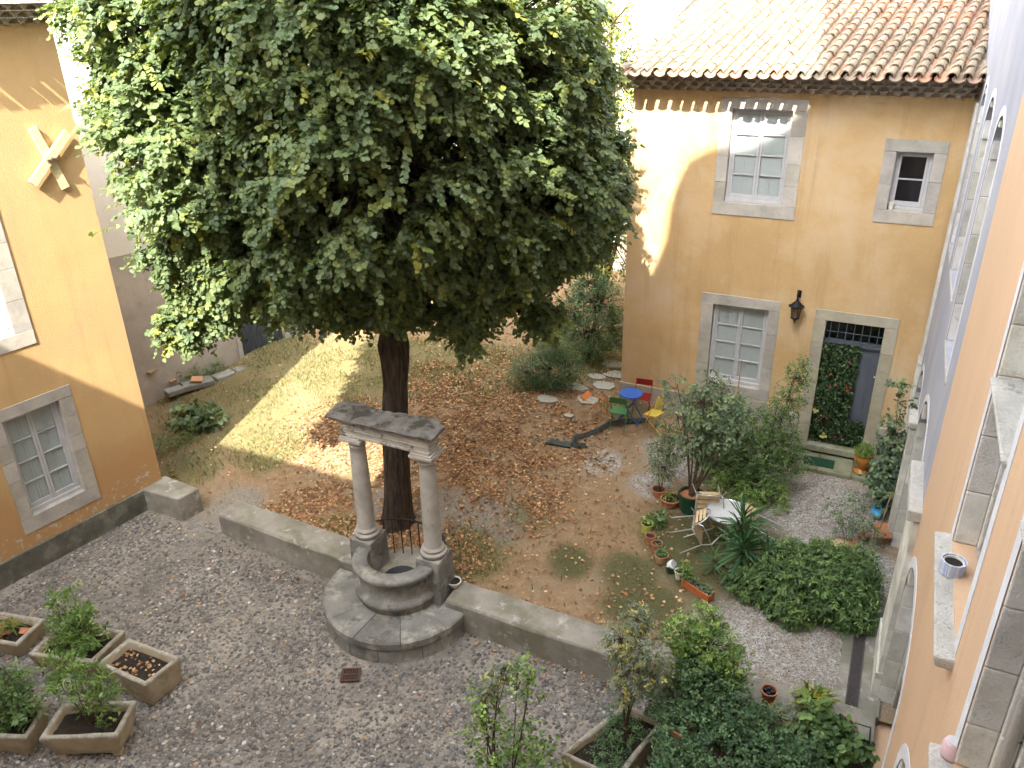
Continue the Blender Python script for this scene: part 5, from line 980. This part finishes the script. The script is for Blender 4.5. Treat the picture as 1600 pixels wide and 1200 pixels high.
# tall shrubs before the house front
shrub('tall_shrub', 'upright fine leaved shrub between the window and the ivy door', 'shrub', G_(-1.62, 15.55), [(0, 0, .9, .55), (-.35, 0, .7, .5), (.3, .05, 1.2, .45), (.1, .1, 1.7, .42), (.3, .1, 2.2, .35), (.4, .1, 2.7, .28), (-.25, .1, 1.5, .4), (.5, .1, .8, .4), (.42, .15, 3.0, .18), (-.7, -.1, .45, .4), (0, -.3, .35, .5)], 2300, 7, .2, .048, 'mid', SH_OVAL, 6, 71, srad=.014, thick=.45)
shrub('leafy_shrub', 'dark loose shrub beneath the ground floor window', 'shrub', G_(-2.75, 15.9), [(0, 0, .6, .5), (.4, -.1, .9, .45), (-.2, .1, 1.1, .42), (.3, .1, 1.5, .35), (-.4, -.2, 1.5, .3), (.5, 0, .4, .4), (-.1, .1, 1.9, .28)], 950, 7, .22, .07, 'blue', SH_OVAL, 5, 72, srad=.014, thick=.45, droop=.3)
shrub('ground_herbs', 'low bright green herbs around the feet of the shrubs', 'plant', G_(-2.2, 14.9), [(0, 0, .15, .4), (.5, .1, .2, .4), (-.5, .2, .15, .35), (.9, 0, .2, .35), (.4, -.5, .12, .35)], 900, 6, .18, .05, 'fresh', SH_OVAL, 5, 73, srad=.005)
b = MB(); c0 = np.array(G_(-2.38, 15.75)); b.tube([c0, c0+np.array([.02, .02, 2.75])], .014, 7); tag(b.build('bamboo_cane', MT['cane']), 'tall bamboo cane standing before the ground floor window', 'cane')
# palmate shrub mass
shrub('spreading_shrub', 'wide low shrub of glossy pointed leaves beside the yucca', 'shrub', G_(-.35, 12.25), [(-.9, -.25, .22, .38), (-.5, -.3, .3, .45), (0, -.35, .42, .55), (.45, -.3, .45, .5), (.3, .2, .5, .55), (-.2, .15, .42, .5), (.75, -.05, .5, .45), (.75, .45, .45, .45), (-.05, -.65, .22, .4), (.85, -.45, .3, .35)], 4300, 8, .15, .085, 'mid', SH_OVAL, 8, 74, srad=.01, thick=.6, W=.62, droop=.25, hang=.3)
shrub('olive_sapling', 'thin bluish sapling above the gravel near the clay discs', 'shrub', G_(.25, 14.2), [(-.1, 0, .45, .22), (.2, .1, .6, .24), (-.3, .15, .7, .2), (.4, 0, .35, .2), (0, .2, .85, .2)], 150, 6, .18, .075, 'blue', SH_LANCE, 4, 75, srad=.006, W=2.2)
shrub('citrus_shrub', 'glossy bluish leaved shrub between the ivy door and gallery wall', 'shrub', G_(.78, 15.9, .25), [(0, 0, .5, .36), (-.1, .1, .9, .3), (.0, .1, 1.2, .28), (-.1, .15, 1.7, .2), (.05, .15, 2.1, .18), (-.1, -.1, .35, .3), (-.15, .2, 2.45, .14), (.1, -.4, .3, .3)], 330, 7, .2, .095, 'blue', SH_OVAL, 5, 76, srad=.012, droop=.3, hang=.4, W=1.15)
b = MB(); c0 = np.array(G_(.72, 14.3)); b.tube([c0, c0+np.array([.1, .0, 1.3])], .013, 7); tag(b.build('wooden_stake', MT['cane']), 'thin brown stake leaning by the gallery wall', 'stake')
# urn, boards and discs
ur = thing('glazed_urn', 'honey brown glazed urn standing on the doorstep', 'urn', (.28, 16.98, .45)); b = MB()
b.lathe([(0, 0), (.17, 0), (.18, .03), (.13, .05), (.08, .08), (.08, .12), (.15, .2), (.19, .3), (.20, .38), (.17, .43), (.19, .46), (.21, .48), (.19, .49), (.16, .46), (.15, .3), (0, .28)], (.28, 16.98, .45), 28); b.build('urn_body', MT['brownglaze'], ur, smooth=True)
shrub('box_ball', 'bright green ferny tuft in the honey brown urn', 'plant', (.28, 16.98, .88), [(0, 0, .08, .19)], 420, 6, .09, .045, 'fresh', SH_LANCE, 3, 77, srad=.004, W=1.6)
pa, pc = at(1368, 806, .48), at(1404, 720, .95); d = pc-pa; L_ = np.linalg.norm(d); d /= L_; s_ = np.cross([0, 0, 1.], d); s_ /= np.linalg.norm(s_); u_ = np.cross(d, s_)
b = MB(); b.box((pa+pc)/2, (L_, .14, .025), np.stack([d, s_, u_], 1)); b.box((pa+pc)/2+u_*.02+s_*.085, (L_, .025, .05), np.stack([d, s_, u_], 1)); b.box((pa+pc)/2+u_*.02-s_*.085, (L_, .025, .05), np.stack([d, s_, u_], 1))
tag(b.build('blue_board', MT['skyblue'], bevel=.004), 'long bright sky blue board leaning against the gallery wall', 'board')
for k, (x, y, r, m_, lb, h) in enumerate([(.10, 13.95, .17, 'slat', 'round yellowish wooden disc on the gravel', .12), (.32, 14.15, .13, 'orangeclay', 'pale clay saucer behind the wooden disc', .10), (.52, 14.5, .12, 'terracotta', 'red clay saucer near the gallery wall', .10)]):
    g = G_(x, y); t_ = tag(MB().lathe([(0, 0), (r*.9, 0), (r, h), (r*.93, h), (r*.9, h-.02), (0, h-.02)], g, 24).build('plant_saucer', MT[m_]), lb, 'saucer')
g = G_(.82, 14.6); b = MB(); b.box((g[0], g[1], g[2]+.22), (.3, .42, .03), rotxyz(R(8), R(-12), .1)); b.box((g[0], g[1], g[2]+.1), (.2, .3, .2)); tag(b.build('clay_slab', MT['terracotta'], bevel=.004), 'reddish clay slab resting on a block by the gallery wall', 'clay slab')

# ================================================================== STONE TROUGHS WITH PLANTS
def trough(label, corners, z0, h, inset=.12, wall=.07, feet=True, group='carved stone planters'):
    c4 = [np.array([*c, 0.]) for c in corners]; ctr = sum(c4)/4; t_ = thing('stone_planter', label, 'planter', (ctr[0], ctr[1], z0), group)
    zb = z0+(.06 if feet else .0); zt = z0+h; NSEG = 7
    def loop(shrink, z, out=True, jit=0, seed=0):
        q = random.Random(seed); pts = []
        for i in range(4):
            a, c_ = c4[i], c4[(i+1) % 4]
            for k in range(NSEG):
                p_ = a+(c_-a)*k/NSEG; v_ = p_-ctr; L_ = np.linalg.norm(v_); v_ = v_*(1-shrink/L_*(1.25 if k == 0 else 1))
                pts.append((ctr[0]+v_[0]+q.uniform(-jit, jit), ctr[1]+v_[1]+q.uniform(-jit, jit), z+q.uniform(-jit, jit)))
        return pts
    def loopin(d, z, jit, seed):
        q = random.Random(seed); pts = []; e = [(c4[(i+1) % 4]-c4[i]) for i in range(4)]; ln = [np.linalg.norm(x) for x in e]; e = [x/l for x, l in zip(e, ln)]
        nrm = [np.array([-x[1], x[0], 0]) for x in e]; nrm = [n_ if n_@(ctr-c4[i]) > 0 else -n_ for i, n_ in enumerate(nrm)]
        cc = [c4[i]+(nrm[i]+nrm[i-1])*d for i in range(4)]
        for i in range(4):
            for k in range(NSEG): p_ = cc[i]+(cc[(i+1) % 4]-cc[i])*k/NSEG; pts.append((p_[0]+q.uniform(-jit, jit), p_[1]+q.uniform(-jit, jit), z+q.uniform(-jit, jit)))
        return pts
    Ls = [loopin(inset, zb, .006, 1), loopin(inset*.85, zb+.03, .006, 2), loopin(inset*.45, z0+h*.5, .006, 3), loopin(.01, zt-.07, .006, 4), loopin(0, zt-.035, .005, 5), loopin(.012, zt-.005, .005, 6), loopin(wall-.01, zt, .005, 7), loopin(wall+.012, zt-.03, .005, 8), loopin(wall+.03, z0+h*.62, .004, 9)]
    n_ = 4*NSEG; b = MB(); vs = [p_ for L_ in Ls for p_ in L_]
    b.add(vs, [(i*n_+k, i*n_+(k+1) % n_, (i+1)*n_+(k+1) % n_, (i+1)*n_+k) for i in range(len(Ls)-1) for k in range(n_)]+[tuple(range(n_-1, -1, -1))])
    for i, f in enumerate(b.f): b.mi[i] = 1 if (i//n_ in (4, 5, 6)) and i < n_*(len(Ls)-1) else 0
    b.build('trough', [MT['trough'], MT['troughrim']], t_, smooth=True)
    b = MB(); q = random.Random(3); vs = [(ctr[0], ctr[1], z0+h*.8)]+[(x, y, z0+h*.76+q.uniform(-.012, .012)) for x, y, z in loopin(wall+.02, 0, 0, 1)]
    b.add(vs, [(0, 1+k, 1+(k+1) % n_) for k in range(n_)]); b.build('soil', MT['soil'], t_)
    if feet:
        cc = loopin(inset+.05, 0, 0, 1); lo = [np.array(cc[0]), np.array(cc[NSEG]), np.array(cc[2*NSEG]), np.array(cc[3*NSEG])]
        for i in range(4): b = MB(); b.box(lo[i]*[1, 1, 0]+np.array([0, 0, z0+.03]), (.12, .12, .07), rotz(math.atan2(*(c4[1]-c4[0])[[1, 0]]))); b.build('foot', MT['trough'], t_)
    return t_, (ctr[0], ctr[1], z0+h*.78)
zc_ = -.05
_, sD = trough('stone planter nearest the viewer with thin leggy oleanders', [(-9.95, 4.48), (-8.93, 5.0), (-9.22, 5.60), (-10.22, 5.08)], zc_, .54)
_, sC = trough('stone planter holding only bare soil and a few dry leaves', [(-10.42, 5.88), (-9.33, 5.86), (-9.28, 6.55), (-10.42, 6.52)], zc_, .54, inset=.07, feet=False)
_, sB = trough('stone planter in the middle with a bushy oleander', [(-11.65, 5.55), (-10.5, 5.86), (-10.62, 6.62), (-11.8, 6.3)], zc_, .54)
_, sA = trough('stone planter at the edge of the photo with clay shards on its soil', [(-12.95, 5.35), (-11.95, 5.58), (-12.1, 6.22), (-13.1, 6.0)], zc_+.08, .5)
_, sE = trough('stone planter cut off by the lower left corner with a leafy oleander', [(-11.15, 4.0), (-10.12, 4.42), (-10.42, 5.02), (-11.4, 4.6)], zc_, .54)
shrub('oleander', 'thin leggy oleander with bare stems in the near planter', 'oleander', sD, [(-.30, .0, .75, .2), (.05, .1, .6, .2), (.28, .1, .55, .18), (-.12, .1, 1.0, .2), (.3, .15, .15, .15), (-.5, .1, .9, .22), (.12, .2, .95, .16), (-.1, .15, .25, .15), (.4, .2, .8, .16)], 210, 7, .16, .10, 'fresh', SH_LANCE, 8, 81, srad=.009, W=1.5, droop=-.3, hang=-.2)
shrub('oleander', 'bushy bright green oleander in the middle planter', 'oleander', sB, [(0, 0, .3, .32), (.3, .05, .3, .28), (-.3, 0, .3, .26), (.1, .1, .62, .2), (-.15, .1, .95, .15), (.3, .1, .8, .15), (-.4, .1, .8, .15), (.1, .1, 1.2, .1)], 230, 7, .16, .11, 'fresh', SH_LANCE, 8, 82, srad=.009, W=1.5, droop=-.3, hang=-.2)
shrub('oleander', 'dark leafy oleander in the planter cut off by the corner', 'oleander', sE, [(0, 0, .3, .3), (.3, .1, .35, .25), (.1, .2, .6, .25), (-.3, .1, .5, .25), (.2, .2, .85, .2)], 260, 7, .16, .11, 'mid', SH_LANCE, 6, 83, srad=.009, W=1.5, droop=-.2, hang=-.1)
b = MB(); q = random.Random(4)
for k in range(9): b.box((sA[0]+q.uniform(-.35, .35), sA[1]+q.uniform(-.2, .2), sA[2]+.03), (.17, .12, .015), rotxyz(q.uniform(-.4, .4), q.uniform(-.4, .4), q.uniform(0, 3)))
tag(b.build('clay_shards', MT['terracotta'], bevel=.003), 'broken red clay shards covering the soil of the edge planter', 'clay shards')
shrub('agave_pup', 'dead spiky stalks between the clay shards', 'plant', sA, [(.05, 0, .12, .12)], 22, 3, .12, .2, 'sunlit_dry', SH_LANCE, 2, 84, srad=.006)
x = rng.uniform(-10.3, -9.4, 60); y = rng.uniform(6.0, 6.4, 60)
flatleaves(0, x, y, lambda x, y: x*0+sC[2]+.005, .03, .07, DRY[:4], 'dry_leaves', 'dry leaves on the bare soil of the empty planter', .6)

# ================================================================== SHRUBS BELOW THE VIEWPOINT
_, sF = trough('long weathered stone trough below the low wall filled with scrub', [(-2.95, 7.40), (-2.08, 7.30), (-1.78, 8.58), (-2.42, 8.62)], 0.0, .5, inset=.06, feet=False)
shrub('privet_shrub', 'light green speckled shrub rising from the long trough', 'shrub', (sF[0]+.05, sF[1]+.15, sF[2]), [(0, .2, 1.15, .3), (-.2, .3, 1.5, .28), (.15, .25, 1.65, .28), (.0, .3, 1.95, .2), (-.05, .1, .8, .2), (.3, .3, 1.2, .25)], 560, 7, .15, .055, 'grey', SH_OVAL, 6, 91, srad=.014, W=.9)
shrub('yellowing_shrub', 'yellow flecked green shrub leaning over the low wall', 'shrub', (-1.55, 8.95, .1), [(0, 0, 1.3, .35), (.25, .1, 1.6, .35), (-.2, .1, 1.65, .28), (.35, .0, 1.15, .32), (.1, .15, 1.95, .25), (.55, .1, 1.35, .25)], 900, 7, .16, .06, 'fresh', SH_OVAL, 6, 92, srad=.013, W=.95)
shrub('fine_scrub', 'dark creeping scrub covering the soil of the long trough', 'shrub', sF, [(0, -.3, .05, .3), (.1, .1, .1, .3), (-.1, .4, .05, .25), (.15, -.6, .1, .3)], 520, 6, .12, .04, 'dark', SH_OVAL, 5, 93, srad=.006)
shrub('round_leaf_shrub', 'yellow green round leaved shrub standing on the pebbles', 'shrub', (-3.55, 6.85, -.06), [(0, 0, .5, .45), (-.3, .1, .9, .38), (.2, .1, 1.2, .3), (-.35, .1, 1.5, .28), (.45, .1, .8, .32), (.32, .15, 1.9, .16), (.2, .12, 2.15, .2), (.3, .12, 2.45, .13), (-.45, .1, 1.35, .2), (-.1, -.2, .25, .4), (.1, -.5, .5, .4)], 400, 6, .24, .052, 'fresh', SH_ROUND, 7, 94, srad=.012, thick=.5)
shrub('grey_leaf_spray', 'narrow grey green spray above the round leaved shrub', 'shrub', (-3.85, 7.0, -.06), [(.1, .1, 1.95, .15), (-.05, .1, 1.7, .14), (.25, .1, 2.05, .13)], 46, 7, .14, .11, 'grey', SH_LANCE, 4, 95, srad=.01, W=1.7, droop=-.4)
big = [(-.9, 0, .9, .4), (-.5, .1, 1.15, .42), (-.1, 0, 1.05, .45), (.3, -.05, .9, .42), (-.6, -.5, .9, .45), (-.1, -.6, .85, .5), (.4, -.5, .8, .45), (.8, -.3, .75, .4), (1.0, .1, .7, .35), (.8, -.8, .7, .45), (.2, -1.1, .7, .5), (-.5, -1.1, .75, .5), (1.1, -1.2, .6, .5), (.5, -1.5, .6, .5), (-.7, .2, 1.5, .28)]
shrub('cotoneaster', 'large dark small leaved shrub filling the bottom right of the courtyard', 'shrub', (-.75, 8.55, -.05), big, 4200, 8, .17, .052, 'dark', SH_OVAL, 10, 96, srad=.012, W=1.15, thick=.6)
shrub('variegated_shrub', 'cream edged green shrub against the front of the low wall', 'shrub', (-.25, 9.0, 0), [(0, 0, .75, .22), (.15, .05, .85, .16)], 260, 6, .1, .04, 'grey', SH_OVAL, 4, 97, srad=.007)
shrub('hydrangea', 'broad leaved green plant at the end of the low wall', 'plant', (.42, 8.95, .0), [(0, 0, .75, .3), (-.2, .1, .9, .24), (.25, -.1, .7, .25), (.1, -.35, .6, .28)], 130, 6, .2, .13, 'mid', SH_OVAL, 5, 98, srad=.01, W=1.3, droop=.2)
pt_ = (-1.28, 8.62, .0); pot('plant_pot', 'large terracotta pot hidden under the dark shrub', 'pot', (-1.45, 8.35, .25), .27, .6, 'terracotta', rim=.02)
pp = at(1199, 1098, .5); pt2 = pot('plant_pot', 'brown scalloped terracotta pot with black stones on the low wall', 'pot', (pp[0], pp[1], .505), .11, .25, 'terracotta', rim=.012, fill='blackp')
b = MB()
for k in range(4): b.blob((pp[0]+.05*math.cos(k*1.6), pp[1]+.05*math.sin(k*1.6), (.74)), (.045, .04, .03), k, .15)
tag(b.build('black_stones', MT['blackp'], smooth=True), 'shiny black stones inside the scalloped pot', 'stones')
sp_ = at(1262, 1100, .55); shrub('spider_plant', 'half dried strap leaved plant in a pot on the low wall', 'plant', (sp_[0], sp_[1], .66), [(0, 0, .05, .12), (.15, 0, .03, .12)], 60, 4, .12, .22, 'sunlit_dry', SH_LANCE, 2, 99, srad=.004, W=1.2, droop=.3)
pot('plant_pot', 'small terracotta pot holding the strap leaved plant', 'pot', (sp_[0], sp_[1], .505), .12, .18, 'terracotta', rim=.01)
cp = at(1322, 1128, .62); pot('plant_pot', 'pale clay pot with dark glossy stones by the gallery', 'pot', (cp[0], cp[1], .46), .12, .16, 'orangeclay', rim=.01, fill='blackp')
for k, (px, py, z) in enumerate(((1338, 1142, .50), (1335, 1165, .38))):
    c_ = at(px, py, z); t_ = thing('plastic_crate', ['black ribbed plastic crate on top by the gallery corner', 'lower black ribbed plastic crate by the gallery corner'][k], 'crate', (c_[0], c_[1], z-.12)); b = MB()
    for e in range(8): b.box((c_[0]-.17+e*.048, c_[1], z-.06), (.02, .26, .12))
    b.box((c_[0], c_[1], z-.115), (.38, .28, .02)); 
    for s_ in (-1, 1): b.box((c_[0], c_[1]+s_*.13, z+.002), (.38, .02, .03)); b.box((c_[0]+s_*.18, c_[1], z+.0021), (.02, .26, .03))
    b.build('crate_body', MT['blackp'], t_, bevel=.003)
kp_ = at(1370, 1185, .1); pot('plant_pot', 'small black pot of dry soil at the foot of the gallery wall', 'pot', (min(kp_[0], .88), kp_[1], -.02), .12, .18, 'blackp', rim=.006, fill='terracotta')
wp = at(709, 915, .52); pot('dog_bowl', 'round white bowl of soil on the low wall beside the well', 'bowl', (wp[0], wp[1]+.02, .503), .125, .12, 'white', rim=.008, rb=.6, part='bowl')
# things on the gallery sills
cw = np.array([.985, 6.78, 5.435]); t_ = pot('clothespin_pot', 'round pot of soil ringed with pale blue and white clothespins on the stone sill', 'pot', tuple(cw), .085, .11, 'white', rim=0, rb=.95)
b = MB()
for k in range(30): a = k*2*math.pi/30; tn = (.7, .78, .95) if k % 3 else (1, .95, .95); b.box((cw[0]+.098*math.cos(a), cw[1]+.098*math.sin(a), cw[2]+.06), (.012, .016, .125), rotz(a), tn)
MT['pins'] = mat('pale_clothespin_plastic', (.72, .74, .78), .5, .04, 5, tint=True, bst=0); b.build('clothespins', MT['pins'], t_)
t_ = thing('glass_jar', 'pink and clear jar standing on the nearest stone sill', 'jar', (.985, 4.86, 5.3)); b = MB()
b.lathe([(0, 0), (.066, 0), (.07, .02), (.068, .10), (.055, .12), (.055, .13), (0, .131)], (.985, 4.80, 5.30), 24); b.build('jar_body', MT['pinkjar'], t_, smooth=True)
b = MB(); b.lathe([(0, .132), (.046, .133), (.048, .137), (0, .139)], (.985, 4.80, 5.30), 24); b.build('lid', MT['alu'], t_)

for o in bpy.data.objects:
    if '_o' in o: del o['_o']
